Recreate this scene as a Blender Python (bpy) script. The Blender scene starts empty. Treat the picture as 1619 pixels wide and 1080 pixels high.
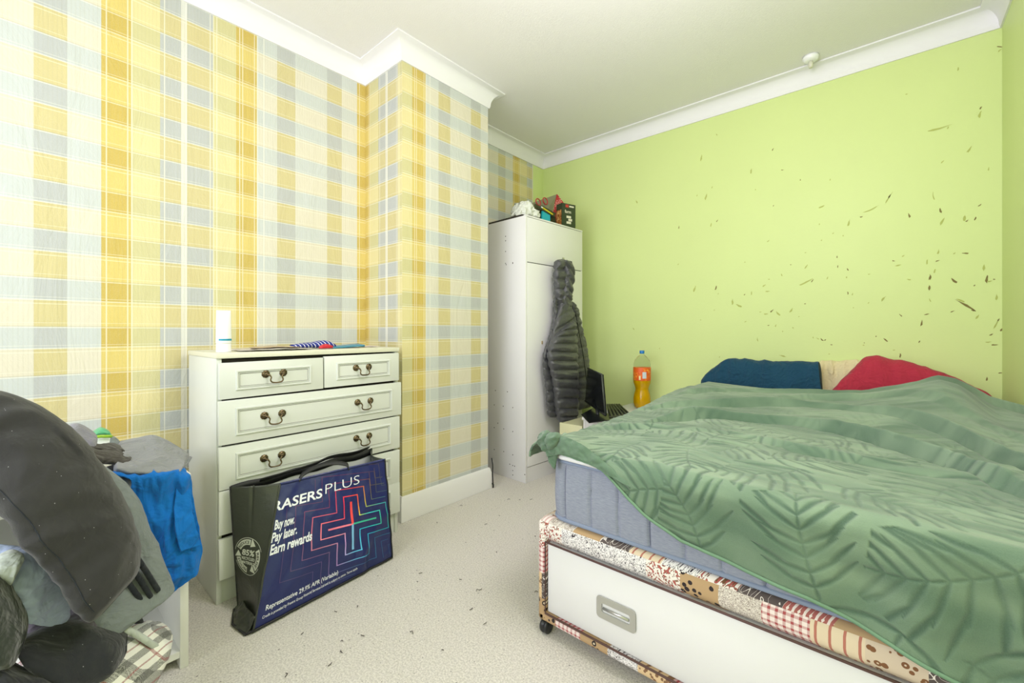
import bpy, bmesh, math, random
import numpy as np
from mathutils import Vector, Matrix, noise
C = bpy.context.scene.collection
sc = bpy.context.scene

# ------------------------------------------------------------------ camera
F_PX, CX, HY, CAM_H = 681.0, 809.5, 524.0, 1.05
YAW = math.atan((1405 - CX) / F_PX)
cam_d = bpy.data.cameras.new('camera'); cam_d.sensor_width = 36; cam_d.lens = F_PX / 1619 * 36
cam_d.shift_y = -16 / 1619; cam_d.clip_start = 0.02
cam = bpy.data.objects.new('camera', cam_d); C.objects.link(cam)
cam.location = (0, 0, CAM_H); cam.rotation_euler = (math.pi / 2, 0, YAW)
sc.camera = cam
# ------------------------------------------------------------------ world, window light, exposure
w = bpy.data.worlds.new('daylight'); sc.world = w; w.use_nodes = True
w.node_tree.nodes['Background'].inputs[0].default_value = (0.86, 0.93, 1.0, 1)
w.node_tree.nodes['Background'].inputs[1].default_value = 1.0

def area(name, loc, rot, sx, sy, power, col):
    l = bpy.data.lights.new(name, 'AREA'); l.shape = 'RECTANGLE'; l.size = sx; l.size_y = sy
    l.energy = power; l.color = col
    o = bpy.data.objects.new(name, l); C.objects.link(o); o.location = loc; o.rotation_euler = rot
    return o
# daylight coming in through the wide window behind the camera
area('window_daylight', (-1.15, -1.42, 1.55), (math.radians(90), 0, 0), 2.2, 1.7, 18, (0.955, 0.94, 1.06))
# added soft fill light, kept out of view above, to even out the room
fill_lamp = bpy.data.lights.new('added_fill_light', 'POINT'); fill_lamp.energy = 22; fill_lamp.shadow_soft_size = 0.25; fill_lamp.color = (1.015, 0.925, 1.04)
bo = bpy.data.objects.new('added_fill_light', fill_lamp); C.objects.link(bo); bo.location = (-0.35, 1.05, 1.98)
sc.view_settings.view_transform = 'Standard'; sc.view_settings.look = 'None'
sc.view_settings.gamma = 1; sc.view_settings.use_curve_mapping = False
sc.view_settings.exposure = 1.25

# ------------------------------------------------------------------ helpers
_th = YAW
_F = np.array([-math.sin(_th), math.cos(_th), 0]); _R = np.array([math.cos(_th), math.sin(_th), 0]); _U = np.array([0, 0, 1.])
_O = np.array([0, 0, CAM_H])
def at(px, py, **k):
    """measure: sight line of a photo point met with the plane x=, y= or z="""
    d = _F + _R * (px - CX) / F_PX - _U * (py - HY) / F_PX
    a, v = list(k.items())[0]; i = 'xyz'.index(a)
    return _O + d * (v - _O[i]) / d[i]

def s2l(c):
    return tuple((x / 12.92 if x <= .04045 else ((x + .055) / 1.055) ** 2.4) for x in [v / 255 for v in c]) + (1,)

class T:
    """small node-tree writer"""
    def __init__(s, name, rough=.6, spec=.5):
        s.m = bpy.data.materials.new(name); s.m.use_nodes = True
        s.t = s.m.node_tree; s.b = s.t.nodes['Principled BSDF']
        s.b.inputs['Roughness'].default_value = rough
        s.b.inputs['Specular IOR Level'].default_value = spec
    def n(s, t, **k):
        x = s.t.nodes.new(t)
        for a, v in k.items(): setattr(x, a, v)
        return x
    def set(s, sock, v):
        if isinstance(v, bpy.types.NodeSocket): s.t.links.new(v, sock)
        elif v is not None: sock.default_value = v
    def m_(s, op, a, b=None, c=None):
        x = s.n('ShaderNodeMath', operation=op)
        s.set(x.inputs[0], a); s.set(x.inputs[1], b)
        if c is not None: s.set(x.inputs[2], c)
        return x.outputs[0]
    def pos(s):
        g = s.n('ShaderNodeNewGeometry'); x = s.n('ShaderNodeSeparateXYZ'); s.t.links.new(g.outputs['Position'], x.inputs[0])
        return x.outputs[0], x.outputs[1], x.outputs[2]
    def obj(s):
        g = s.n('ShaderNodeTexCoord'); return g.outputs['Object']
    def xyz(s, a, b, c=0.0):
        x = s.n('ShaderNodeCombineXYZ'); s.set(x.inputs[0], a); s.set(x.inputs[1], b); s.set(x.inputs[2], c); return x.outputs[0]
    def mix(s, f, a, b, mode='MIX'):
        x = s.n('ShaderNodeMix', data_type='RGBA', blend_type=mode)
        s.set(x.inputs[0], f); s.set(x.inputs[6], a); s.set(x.inputs[7], b); return x.outputs[2]
    def noise(s, vec, scale, detail=4, rough=.55, dist=0, out='Fac'):
        x = s.n('ShaderNodeTexNoise'); s.set(x.inputs['Vector'], vec); x.inputs['Scale'].default_value = scale
        x.inputs['Detail'].default_value = detail; x.inputs['Roughness'].default_value = rough; x.inputs['Distortion'].default_value = dist
        return x.outputs[out]
    def vor(s, vec, scale, feature='F1', out='Distance', rnd=1.0):
        x = s.n('ShaderNodeTexVoronoi', feature=feature); s.set(x.inputs['Vector'], vec)
        x.inputs['Scale'].default_value = scale; x.inputs['Randomness'].default_value = rnd; return x.outputs[out]
    def ramp(s, f, stops, interp='LINEAR'):
        x = s.n('ShaderNodeValToRGB'); x.color_ramp.interpolation = interp; e = x.color_ramp.elements
        while len(e) > 1: e.remove(e[-1])
        e[0].position = stops[0][0]; e[0].color = stops[0][1]
        for p, c in stops[1:]: q = e.new(p); q.color = c
        s.set(x.inputs[0], f); return x.outputs[0]
    def lt(s, a, b): return s.m_('LESS_THAN', a, b)
    def gt(s, a, b): return s.m_('GREATER_THAN', a, b)
    def col(s, v): s.set(s.b.inputs['Base Color'], v); return s
    def bump(s, h, strength=.3, dist=.01):
        x = s.n('ShaderNodeBump'); x.inputs['Strength'].default_value = strength; x.inputs['Distance'].default_value = dist
        s.set(x.inputs['Height'], h); s.t.links.new(x.outputs[0], s.b.inputs['Normal']); return s
    def mottle(s, c, amt=.08, scale=8, vec=None):
        f = s.noise(vec if vec is not None else s.obj(), scale, 5)
        return s.mix(f, c, tuple(x * (1 - amt * 2) for x in c[:3]) + (1,))

def plain(name, c, rough=.5, mot=.05, scale=6, spec=.5, metal=0, bump=None):
    t = T(name, rough, spec); t.col(t.mottle(s2l(c), mot, scale)); t.b.inputs['Metallic'].default_value = metal
    if bump: t.bump(t.noise(t.obj(), bump[0], 6), bump[1], bump[2])
    return t.m
def cloth_mat(name, c, c2=None, weave=900, rough=.95, mot=.12, sheen=.2, lint=0, crease=1.0):
    t = T(name, rough, .15); o = t.obj()
    f = t.noise(o, 7, 5); a = s2l(c); b = s2l(c2) if c2 else tuple(x * (1 - mot) for x in a[:3]) + (1,)
    cc = t.mix(f, a, b)
    fine = t.noise(o, weave, 2)
    cc = t.mix(t.m_('MULTIPLY', fine, .25), cc, tuple(x * .72 for x in a[:3]) + (1,))
    if lint:
        v = t.vor(o, lint); cc = t.mix(t.m_('MULTIPLY', t.lt(v, .045), .6), cc, (.75, .75, .75, 1))
    t.col(cc); t.b.inputs['Sheen Weight'].default_value = sheen
    r1 = t.m_('ABSOLUTE', t.m_('SUBTRACT', t.noise(o, 5.5, 3, .55, 1.1), .5)); r2 = t.m_('ABSOLUTE', t.m_('SUBTRACT', t.noise(o, 15, 3, .6, .9), .5))
    h = t.m_('ADD', t.m_('ADD', t.m_('MULTIPLY', r1, -2.2 * crease), t.m_('MULTIPLY', r2, -.8 * crease)), t.m_('MULTIPLY', fine, .03))
    t.bump(h, .8, .02)
    return t.m

def mesh_obj(name, v, f, mats, parent=None, smooth=True, mi=None):
    me = bpy.data.meshes.new(name)
    me.from_pydata([tuple(map(float, p)) for p in v], [], [tuple(q) for q in f])
    if not isinstance(mats, (list, tuple)): mats = [mats]
    for m in mats: me.materials.append(m)
    me.polygons.foreach_set('use_smooth', [smooth] * len(me.polygons))
    if mi is not None: me.polygons.foreach_set('material_index', list(mi))
    me.update()
    o = bpy.data.objects.new(name, me); C.objects.link(o)
    if parent is not None: o.parent = parent
    return o
def bm_obj(name, bm, mats, parent=None, smooth=False, angle=None):
    bmesh.ops.recalc_face_normals(bm, faces=bm.faces)
    me = bpy.data.meshes.new(name); bm.to_mesh(me); bm.free()
    if not isinstance(mats, (list, tuple)): mats = [mats]
    for m in mats: me.materials.append(m)
    if smooth:
        me.polygons.foreach_set('use_smooth', [True] * len(me.polygons))
        me.set_sharp_from_angle(angle=math.radians(angle or 35))
    o = bpy.data.objects.new(name, me); C.objects.link(o)
    if parent is not None: o.parent = parent
    return o
def bx(bm, lo, hi, bev=0, seg=2, M=None, mi=0):
    lo = Vector(lo); hi = Vector(hi)
    r = bmesh.ops.create_cube(bm, size=1)
    vs = r['verts']
    for v in vs: v.co = Vector([lo[i] + (v.co[i] + .5) * (hi[i] - lo[i]) for i in range(3)])
    if bev:
        es = list({e for v in vs for e in v.link_edges})
        rr = bmesh.ops.bevel(bm, geom=es, offset=bev, segments=seg, affect='EDGES', profile=.5)
        vs = list({v for f in rr['faces'] for v in f.verts} | {v for v in vs if v.is_valid})
    fs = {f for v in vs for f in v.link_faces}
    for f in fs: f.material_index = mi
    if M is not None:
        for v in vs: v.co = M @ v.co
    return vs
def box(name, lo, hi, mat, parent=None, bev=.0, seg=2, M=None):
    bm = bmesh.new(); bx(bm, lo, hi, bev, seg, M); return bm_obj(name, bm, mat, parent, smooth=bev > 0)
def tube_geo(path, rad, n=10, closed=False):
    """verts, faces of a round tube along a path (rad scalar or list)"""
    P = [Vector(p) for p in path]; V = []; Fc = []
    up = Vector((0, 0, 1)); prev = None
    for i, p in enumerate(P):
        if closed: d = P[(i + 1) % len(P)] - P[i - 1]
        else: d = P[min(i + 1, len(P) - 1)] - P[max(i - 1, 0)]
        d.normalize()
        if prev is None:
            a = d.orthogonal().normalized()
        else:
            a = (prev - d * prev.dot(d)).normalized()
        prev = a; b = d.cross(a)
        r = rad[i] if hasattr(rad, '__len__') else rad
        for k in range(n):
            t = 2 * math.pi * k / n; V.append(p + (a * math.cos(t) + b * math.sin(t)) * r)
    m = len(P)
    for i in range(m if closed else m - 1):
        for k in range(n):
            j = (i + 1) % m
            Fc.append((i * n + k, i * n + (k + 1) % n, j * n + (k + 1) % n, j * n + k))
    if not closed:
        Fc.append(tuple(range(n - 1, -1, -1))); Fc.append(tuple((m - 1) * n + k for k in range(n)))
    return V, Fc
def tube(name, path, rad, mat, parent=None, n=10, closed=False):
    V, Fc = tube_geo(path, rad, n, closed); return mesh_obj(name, V, Fc, mat, parent)
def join_geo(parts):
    V = []; Fc = []
    for v, f in parts:
        o = len(V); V += list(v); Fc += [tuple(i + o for i in q) for q in f]
    return V, Fc
def lathe_geo(prof, n=32, M=None, flute=None):
    V = []; Fc = []
    for i, (r, z) in enumerate(prof):
        for k in range(n):
            t = 2 * math.pi * k / n; rr = r
            if flute: rr = r * (1 + flute(i, t))
            V.append(Vector((rr * math.cos(t), rr * math.sin(t), z)))
    for i in range(len(prof) - 1):
        for k in range(n):
            Fc.append((i * n + k, i * n + (k + 1) % n, (i + 1) * n + (k + 1) % n, (i + 1) * n + k))
    Fc.append(tuple(range(n - 1, -1, -1))); Fc.append(tuple((len(prof) - 1) * n + k for k in range(n)))
    if M is not None: V = [M @ v for v in V]
    return V, Fc
def cat(P, t):
    """Catmull-Rom through rows of P (k,3) at parameters t in 0..1"""
    P = np.asarray(P, float); k = len(P)
    if k == 1: return np.repeat(P, len(t), 0)
    if k == 2: return P[0] + (P[1] - P[0]) * np.asarray(t)[:, None]
    Q = np.vstack([2 * P[0] - P[1], P, 2 * P[-1] - P[-2]])
    x = np.clip(np.asarray(t), 0, 1) * (k - 1); i = np.minimum(x.astype(int), k - 2); f = (x - i)[:, None]
    p0, p1, p2, p3 = Q[i], Q[i + 1], Q[i + 2], Q[i + 3]
    return .5 * (2 * p1 + (p2 - p0) * f + (2 * p0 - 5 * p1 + 4 * p2 - p3) * f ** 2 + (3 * p1 - p0 - 3 * p2 + p3) * f ** 3)
def empty(name, loc=(0, 0, 0)):
    o = bpy.data.objects.new(name, None); C.objects.link(o); o.location = loc; o.empty_display_size = .05; return o
def tag(o, label, category, group=None):
    o['label'] = label; o['category'] = category
    if group: o['group'] = group
    return o
def struct(o): o['kind'] = 'structure'; return o
def child(o, par):
    """parent keeping world place (parents only carry a translation)"""
    o.parent = par; o.matrix_parent_inverse = Matrix.Translation(-Vector(par.location)); return o
def kids(root, *objs):
    for o in objs: child(o, root)
def solid(o, th, sub=0, off=-1):
    m = o.modifiers.new('thick', 'SOLIDIFY'); m.thickness = th; m.offset = off
    return o
def fold(P, amp, sc_, seed, stretch=(1, 1, 1)):
    s = Vector((seed * 13.7, seed * 5.1, seed * 9.3)); out = np.zeros(len(P))
    for i, p in enumerate(P):
        q = Vector((p[0] * sc_ * stretch[0], p[1] * sc_ * stretch[1], p[2] * sc_ * stretch[2])) + s
        a = noise.noise(q); b = noise.noise(q * 2.1)
        c = noise.noise(q * 4.3 + Vector((7, 1, 3)))
        out[i] = ((1 - abs(a) * 2.6) * .8 + (1 - abs(b) * 2.4) * .38 + c * .22 - .5) * amp
    return out
def grid_faces(m, n, wrap=False):
    Fc = []
    for i in range(m - 1):
        for j in range(n if wrap else n - 1):
            k = (j + 1) % n; Fc.append((i * n + j, i * n + k, (i + 1) * n + k, (i + 1) * n + j))
    return Fc
def sheet(name, ctrl, mat, parent=None, res=(50, 50), wr=.008, wsc=9, seed=1, th=.004, stretch=(1, 1, 1)):
    """cloth through a grid of control points, folded and thick"""
    A = np.asarray(ctrl, float); tm = np.linspace(0, 1, res[0]); tn = np.linspace(0, 1, res[1])
    B = np.stack([cat(A[:, j], tm) for j in range(A.shape[1])], 1)
    G = np.stack([cat(B[i], tn) for i in range(res[0])], 0)
    du = np.gradient(G, axis=0); dv = np.gradient(G, axis=1); Nn = np.cross(du, dv)
    Nn /= np.linalg.norm(Nn, axis=2, keepdims=True) + 1e-9
    P = G.reshape(-1, 3); d = fold(P, wr, wsc, seed, stretch)
    P = P + Nn.reshape(-1, 3) * d[:, None]
    o = mesh_obj(name, P, grid_faces(*res), mat, parent)
    solid(o, th, off=0); return o
def puff(name, L, R, depth, mat, parent=None, ribs=0, nt=70, nu=28, wr=.004, wsc=14, seed=1, ribdepth=.5, off=(0, 0, 0),
         dirn=(1, 0, 0), endcap=.25, slant=0, power=.75, mats=None, mi_fn=None, closed_ends=True, dprof=None, stretch=(1, 1, 1)):
    """stuffed or flattened cloth tube between two edge lines"""
    t = np.linspace(0, 1, nt); Lc = cat(L, t); Rc = cat(R, t); D = np.array(dirn, float)
    mid = (Lc + Rc) / 2 + np.array(off); hw = (Rc - Lc) / 2
    V = []
    for i in range(nt):
        e = 1.0
        if closed_ends:
            q = min(t[i], 1 - t[i]) / endcap
            e = math.sqrt(max(0.0, 1 - (1 - min(q, 1)) ** 2)) * .97 + .03
        for k in range(nu):
            a = 2 * math.pi * k / nu; ca, sa = math.cos(a), math.sin(a)
            cx_ = math.copysign(abs(ca) ** .8, ca); sx_ = math.copysign(abs(sa) ** power, sa)
            dd = depth * (dprof(t[i]) if dprof else 1)
            if ribs:
                ph = ribs * (t[i] + slant * ca)
                dd *= (1 - ribdepth) + ribdepth * abs(math.sin(math.pi * ph)) ** .5
            we = 1 - (1 - e) * .35 if closed_ends else 1
            V.append(mid[i] + hw[i] * cx_ * we + D * sx_ * dd * e)
    V = np.array(V); d = fold(V, wr, wsc, seed, stretch)
    ctr = np.repeat(mid, nu, 0); nn = V - ctr; nn /= np.linalg.norm(nn, axis=1, keepdims=True) + 1e-9
    V = V + (nn * .3 + D * np.sign((nn @ D))[:, None] * .7) * d[:, None]
    Fc = grid_faces(nt, nu, True)
    Fc.append(tuple(range(nu))); Fc.append(tuple((nt - 1) * nu + k for k in range(nu - 1, -1, -1)))
    mi = None
    if mi_fn: mi = [mi_fn((q[0] // nu) / (nt - 1), (q[0] % nu) / nu) for q in Fc[:-2]] + [0, 0]
    o = mesh_obj(name, V, Fc, mats or mat, parent, mi=mi)
    return o
def seam_line(o, k, nu, i0, i1, r, m, step=2):
    vs = o.data.vertices; me_ = [vs[i * nu + k].co.copy() for i in range(i0, i1, step)]
    q = tube('seam', me_, r, m, n=6); child(q, o); return q
def pts(lst, **k): return [at(a, b, **k) for a, b in lst]
def text_geo(body, size, bold=0.0, spacing=1.0, shear=0.0, res=3):
    cu = bpy.data.curves.new('lettering', 'FONT'); cu.body = body; cu.size = size; cu.offset = bold
    cu.space_character = spacing; cu.shear = shear; cu.resolution_u = res
    o = bpy.data.objects.new('lettering', cu); C.objects.link(o)
    dg = bpy.context.evaluated_depsgraph_get(); me = bpy.data.meshes.new_from_object(o.evaluated_get(dg))
    V = [tuple(v.co) for v in me.vertices]; Fc = [tuple(p.vertices) for p in me.polygons]
    bpy.data.objects.remove(o); bpy.data.curves.remove(cu); bpy.data.meshes.remove(me)
    return V, Fc

# ------------------------------------------------------------------ wallpaper
YE, YEc = s2l((194, 166, 48)), s2l((214, 191, 92))
PY, PYc = s2l((200, 194, 138)), s2l((221, 209, 148))
GR, GRc = s2l((176, 181, 182)), s2l((202, 189, 130))
GP, GPc = s2l((214, 216, 210)), s2l((220, 215, 194))
PA, PAc = s2l((194, 201, 200)), s2l((217, 211, 190))
COLS = [(0, YE, YEc), (.091, PY, PYc), (.186, GR, GRc), (.257, GP, GPc), (.282, GR, GRc), (.383, PY, PYc), (.477, YE, YEc),
        (.569, PA, PAc), (.665, GR, GRc), (.754, PA, PAc), (.929, GR, GRc), (1.016, PA, PAc)]
PER = 1.115
def wallpaper(name, axis, off, zoff, sgn=1, green_from=None):
    t = T(name, .55, .3); X, Y, Z = t.pos()
    a = {'x': X, 'y': Y}[axis]
    u = t.m_('FRACT', t.m_('DIVIDE', t.m_('ADD', t.m_('MULTIPLY', a, float(sgn)), off), PER))
    r1 = t.ramp(u, [(p / PER, c) for p, c, _ in COLS], 'CONSTANT'); r2 = t.ramp(u, [(p / PER, c) for p, _, c in COLS], 'CONSTANT')
    zz = t.m_('FRACT', t.m_('DIVIDE', t.m_('SUBTRACT', Z, zoff), .1847))
    c = t.mix(t.lt(zz, .46), r2, r1)
    # fine stripes: thin pale lines and threads along the bands' edges
    L = []
    for p in [.012, .078, .09, .2, .214, .262, .278, .37, .383, .395, .49, .504, .556, .569, .6, .68, .694, .742, .84, .845, .943, .956, 1.004]:
        L.append((p, 1)); L.append((p + .0035, 0))
    L = [(0, 0)] + L[:31 if len(L) > 31 else None]
    line = t.ramp(u, [(p / PER, (q, q, q, 1)) for p, q in L[:31]], 'CONSTANT')
    hl = t.ramp(zz, [(0, (1, 1, 1, 1)), (.02, (0, 0, 0, 1)), (.06, (.6, .6, .6, 1)), (.075, (0, 0, 0, 1)), (.43, (1, 1, 1, 1)), (.45, (0, 0, 0, 1)), (.53, (.5, .5, .5, 1)), (.545, (0, 0, 0, 1)), (.92, (.7, .7, .7, 1)), (.94, (0, 0, 0, 1))], 'CONSTANT')
    c = t.mix(t.m_('MULTIPLY', t.m_('MAXIMUM', line, hl), .5), c, s2l((244, 242, 226)))
    dk = t.ramp(zz, [(0, (0, 0, 0, 1)), (.46, (1, 1, 1, 1)), (.48, (0, 0, 0, 1)), (.965, (1, 1, 1, 1)), (.98, (0, 0, 0, 1))], 'CONSTANT')
    c = t.mix(t.m_('MULTIPLY', dk, .22), c, s2l((150, 140, 90)))
    thr = t.m_('FRACT', t.m_('MULTIPLY', u, 90.0))
    c = t.mix(t.m_('MULTIPLY', t.lt(thr, .25), .10), c, s2l((160, 155, 120)))
    pv = t.xyz(X, Y, Z)
    n1 = t.noise(pv, 110, 3, .7, 2.0); c = t.mix(t.m_('MULTIPLY', n1, .28), c, s2l((226, 224, 206)))
    if green_from:
        c = t.mix(t.gt(Y, green_from), c, s2l(GREEN))
    t.col(c)
    wr = t.noise(t.xyz(t.m_('MULTIPLY', X, 3.0), t.m_('MULTIPLY', Y, 3.0), Z), 2.6, 5, .6, 1.2)
    t.bump(t.m_('ADD', wr, t.m_('MULTIPLY', n1, .05)), .35, .02)
    return t.m
GREEN = (212, 228, 154)
def paint(name, c, rough=.5, bump=.06, sc_=60):
    t = T(name, rough, .35); X, Y, Z = t.pos(); v = t.xyz(X, Y, Z)
    a = s2l(c); t.col(t.mix(t.noise(v, 1.6, 5), a, tuple(x * .93 for x in a[:3]) + (1,)))
    t.bump(t.noise(v, sc_, 6), bump, .01); return t.m
M_green = paint('green_emulsion', GREEN)
M_white = paint('white_gloss', (236, 236, 234), .4, .03, 20)
M_ceil = paint('ceiling_paint', (238, 237, 236), .9, .15, 130)
M_cove = paint('coving_paint', (238, 238, 240), .6, .03, 20)
M_melamine = plain('white_melamine', (232, 232, 231), .35, .02)
M_cream = plain('cream_lacquer', (217, 221, 213), .38, .025, 3)
M_creamtop = plain('cream_top_board', (220, 220, 198), .4, .03, 3)
M_dark = plain('dark_gap', (52, 47, 40), .9)
M_brass = plain('aged_brass', (116, 102, 76), .35, .2, 60, metal=1)
M_black = plain('black_plastic', (34, 36, 38), .35)
M_chrome = plain('dull_chrome', (196, 196, 192), .3, .05, metal=.8)
M_purewhite = plain('white_plastic', (240, 242, 243), .3, .01)

# ------------------------------------------------------------------ room shell
XL, XC, XR, YB, YC1, YC2, YF, ZC = -2.40, -2.02, 0.42, -1.35, 1.39, 2.065, 3.18, 2.645
def wall(name, lo, hi, m): return struct(box(name, lo, hi, m))
wall('wall_left', (XL - .1, YB - .1, 0), (XL, YC2, ZC), wallpaper('plaid_paper_left', 'y', -.218 + PER, .983))
# the breast: side facing the window and the face are papered separately (own sheets)
bm = bmesh.new(); bx(bm, (XL + .001, YC1, 0), (XC, YC2, ZC))
for f in bm.faces:
    f.material_index = 1 if f.normal.y < -.5 else 0
struct(bm_obj('wall_chimney_breast', bm, [wallpaper('plaid_paper_breast', 'y', .355 - .218 + PER, 1.003), wallpaper('plaid_paper_side', 'x', 2.40 + 1.39 - .218 - .01, .99)]))
wall('wall_alcove', (XL - .1, YC2, 0), (XL, YF, ZC), wallpaper('plaid_paper_alcove', 'y', -2.757 + 3 * PER, 1.03, green_from=3.03))
wall('wall_right', (XR, YB - .1, 0), (XR + .1, YF, ZC), M_green)
# back wall with stains laid into its mesh
t = T('brown_smear', .7, .2); t.col(s2l((126, 116, 66))); M_st1 = t.m
t = T('olive_smear', .7, .2); t.col(s2l((176, 186, 104))); M_st2 = t.m
def smear(V, Fc, MI, c, e1, e2, n, L, W, ang, mi, rg):
    ca, sa = math.cos(ang), math.sin(ang); k = 12; o = len(V)
    c = Vector(c); bend = rg.uniform(-.3, .3)
    for i in range(k):
        a = 2 * math.pi * i / k; r = 1 + rg.uniform(-.35, .25)
        x = math.cos(a) * L * .5 * r; y = math.sin(a) * W * .5 * r * (1 - .5 * math.cos(a)) + bend * x * x / max(L, .001)
        V.append(c + e1 * (x * ca - y * sa) + e2 * (x * sa + y * ca) + n)
    Fc.append(tuple(range(o, o + k))); MI.append(mi)
rg = random.Random(5)
V = [Vector((XL - .1, YF, 0)), Vector((XR + .1, YF, 0)), Vector((XR + .1, YF, ZC)), Vector((XL - .1, YF, ZC)),
     Vector((XL - .1, YF + .1, 0)), Vector((XR + .1, YF + .1, 0)), Vector((XR + .1, YF + .1, ZC)), Vector((XL - .1, YF + .1, ZC))]
Fc = [(0, 1, 2, 3), (5, 4, 7, 6), (0, 4, 5, 1), (3, 2, 6, 7), (1, 5, 6, 2), (0, 3, 7, 4)]; MI = [0] * 6
# positions measured on the photo's wall: (px, py, length px, angle deg, dark)
ST = [(257,295,8,110,0),(210,365,22,80,0),(428,340,10,60,1),(457,403,10,-15,1),(512,433,6,90,1),(362,405,18,85,0),(375,463,5,90,0),
 (197,480,8,80,0),(224,485,22,75,0),(243,455,8,70,0),(142,577,11,85,1),(240,570,14,80,0),(258,558,10,50,1),(190,765,20,70,0),(255,762,16,75,1),
 (262,780,6,60,0),(140,690,8,50,0),(208,860,5,10,0),(415,619,10,40,0),(455,723,10,110,0),(483,692,4,0,1),(530,697,16,60,0),(530,745,50,28,0),(549,740,12,60,1),
 (430,512,5,60,1),(577,515,20,20,0),(603,432,6,80,0),(595,732,12,70,0),(656,706,12,110,1),(653,730,8,90,0),(624,668,9,90,1),(626,697,9,85,1),(657,778,12,100,1),
 (671,782,10,80,0),(612,596,7,40,0),(642,603,6,90,0),(660,565,24,82,0),(698,546,10,10,1),(732,522,46,25,0),(780,490,42,62,0),(784,482,16,55,1),(844,541,18,105,1),
 (917,484,32,98,0),(938,526,20,100,1),(945,560,26,65,0),(1012,550,26,80,0),(1020,558,10,50,1),(1046,550,14,70,1),(1060,510,12,40,1),(1137,572,8,90,1),
 (1062,213,12,60,1),(1058,235,26,80,0),(935,277,60,4,0),(962,274,10,70,0),(1028,340,22,60,0),(945,378,12,45,0),(993,95,14,88,0),(1119,27,16,150,1),(1120,38,12,40,0),
 (1151,310,34,88,0),(836,172,6,0,0),(1016,657,18,170,1),(982,657,8,30,0),(933,653,18,80,0),(930,680,12,20,1),(898,683,18,90,0),(922,710,16,80,0),
 (908,730,20,85,1),(905,762,22,88,1),(907,800,12,110,0),(843,737,14,160,0),(826,665,10,40,0),(796,680,10,-20,1),(810,694,16,10,0),(722,721,8,5,0),
 (765,795,20,55,0),(720,808,6,60,0),(674,823,4,0,0),(818,846,12,130,1),(882,870,22,85,1),(898,843,14,20,1),(981,741,26,125,1),(1043,755,6,60,1),
 (1080,735,28,88,1),(1103,736,7,0,1),(1090,742,14,20,0),(1018,816,64,140,1),(1000,800,24,150,0),(976,834,12,30,1),(1052,850,18,60,0),(1040,832,12,-20,1),
 (1110,872,36,70,0),(1116,860,10,60,1),(1128,887,20,60,1),(1085,928,16,10,0),(1105,936,16,5,1),(1137,978,30,88,1),(1122,1022,12,10,1),(1081,1040,14,85,1),
 (875,926,10,60,1),(770,920,18,130,1),(743,910,5,60,1),(817,968,18,85,1),(798,952,6,0,0),(707,930,4,0,1),(705,937,6,10,0),
 (577,920,14,130,1),(588,921,8,45,1),(565,917,10,150,0),(551,914,6,100,0),(607,936,6,0,1),(600,964,5,0,0),(458,970,20,165,0),(381,920,14,95,0),
 (484,832,20,55,0),(425,833,14,45,1),(443,840,20,130,0),(390,836,8,10,0),(408,842,14,0,0),(345,865,8,30,0),(415,877,7,10,1),(437,877,12,70,0),(458,895,5,100,0),(489,884,6,120,0),
 (324,817,22,150,0),(305,805,20,90,0),(363,778,12,85,0),(342,783,6,45,1),(402,755,14,30,0),(417,736,7,10,0),(413,773,14,0,0),(343,684,5,0,0),(250,830,5,0,0),
 (527,811,6,0,1),(508,850,5,0,0),(266,973,6,60,0),(3,887,10,130,0),(13,500,14,120,0),(83,947,5,10,0),(577,617,6,60,0),(528,655,5,0,0),(570,568,5,80,0),(1086,400,14,80,0),(1072,700,22,88,0),(1094,905,12,40,1),(1110,790,20,88,0)]
EX, EZ, NN = Vector((1, 0, 0)), Vector((0, 0, 1)), Vector((0, -.0012, 0))
for (x, y, L, a, dk) in ST:
    p = at(1000 + x * .5184, 60 + y * .5184, y=YF)
    s = .5184 * float((p - _O) @ _F) / F_PX * .85
    smear(V, Fc, MI, p, EX, EZ, NN, L * s, max(.005, L * s * (.26 if L < 30 else .10)), math.radians(a), 1 if dk else 2, rg)
mesh_obj('wall_back', V, Fc, [M_green, M_st1, M_st2], smooth=False, mi=MI)
wb = bpy.data.objects['wall_back']; struct(wb)
# window wall behind the camera
WX0, WX1, WZ0, WZ1 = -2.25, -.05, .75, 2.4
bm = bmesh.new()
bx(bm, (XL - .1, YB - .1, 0), (WX0, YB, ZC)); bx(bm, (WX1, YB - .1, 0), (XR + .1, YB, ZC))
bx(bm, (WX0, YB - .1, 0), (WX1, YB, WZ0)); bx(bm, (WX0, YB - .1, WZ1), (WX1, YB, ZC))
struct(bm_obj('wall_front', bm, paint('window_wall_paint', (226, 226, 222))))
bm = bmesh.new()
for (a, b) in (((WX0, WZ0), (WX1, WZ0 + .05)), ((WX0, WZ1 - .05), (WX1, WZ1)), ((WX0, WZ0), (WX0 + .05, WZ1)), ((WX1 - .05, WZ0), (WX1, WZ1)), ((-1.175, WZ0), (-1.125, WZ1)), ((WX0, 1.85), (WX1, 1.89))):
    bx(bm, (a[0], YB - .07, a[1]), (b[0], YB - .02, b[1]), .006)
struct(bm_obj('window_1', bm, M_white))
struct(box('ceiling', (XL - .1, YB - .1, ZC), (XR + .1, YF + .1, ZC + .1), M_ceil))
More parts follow.
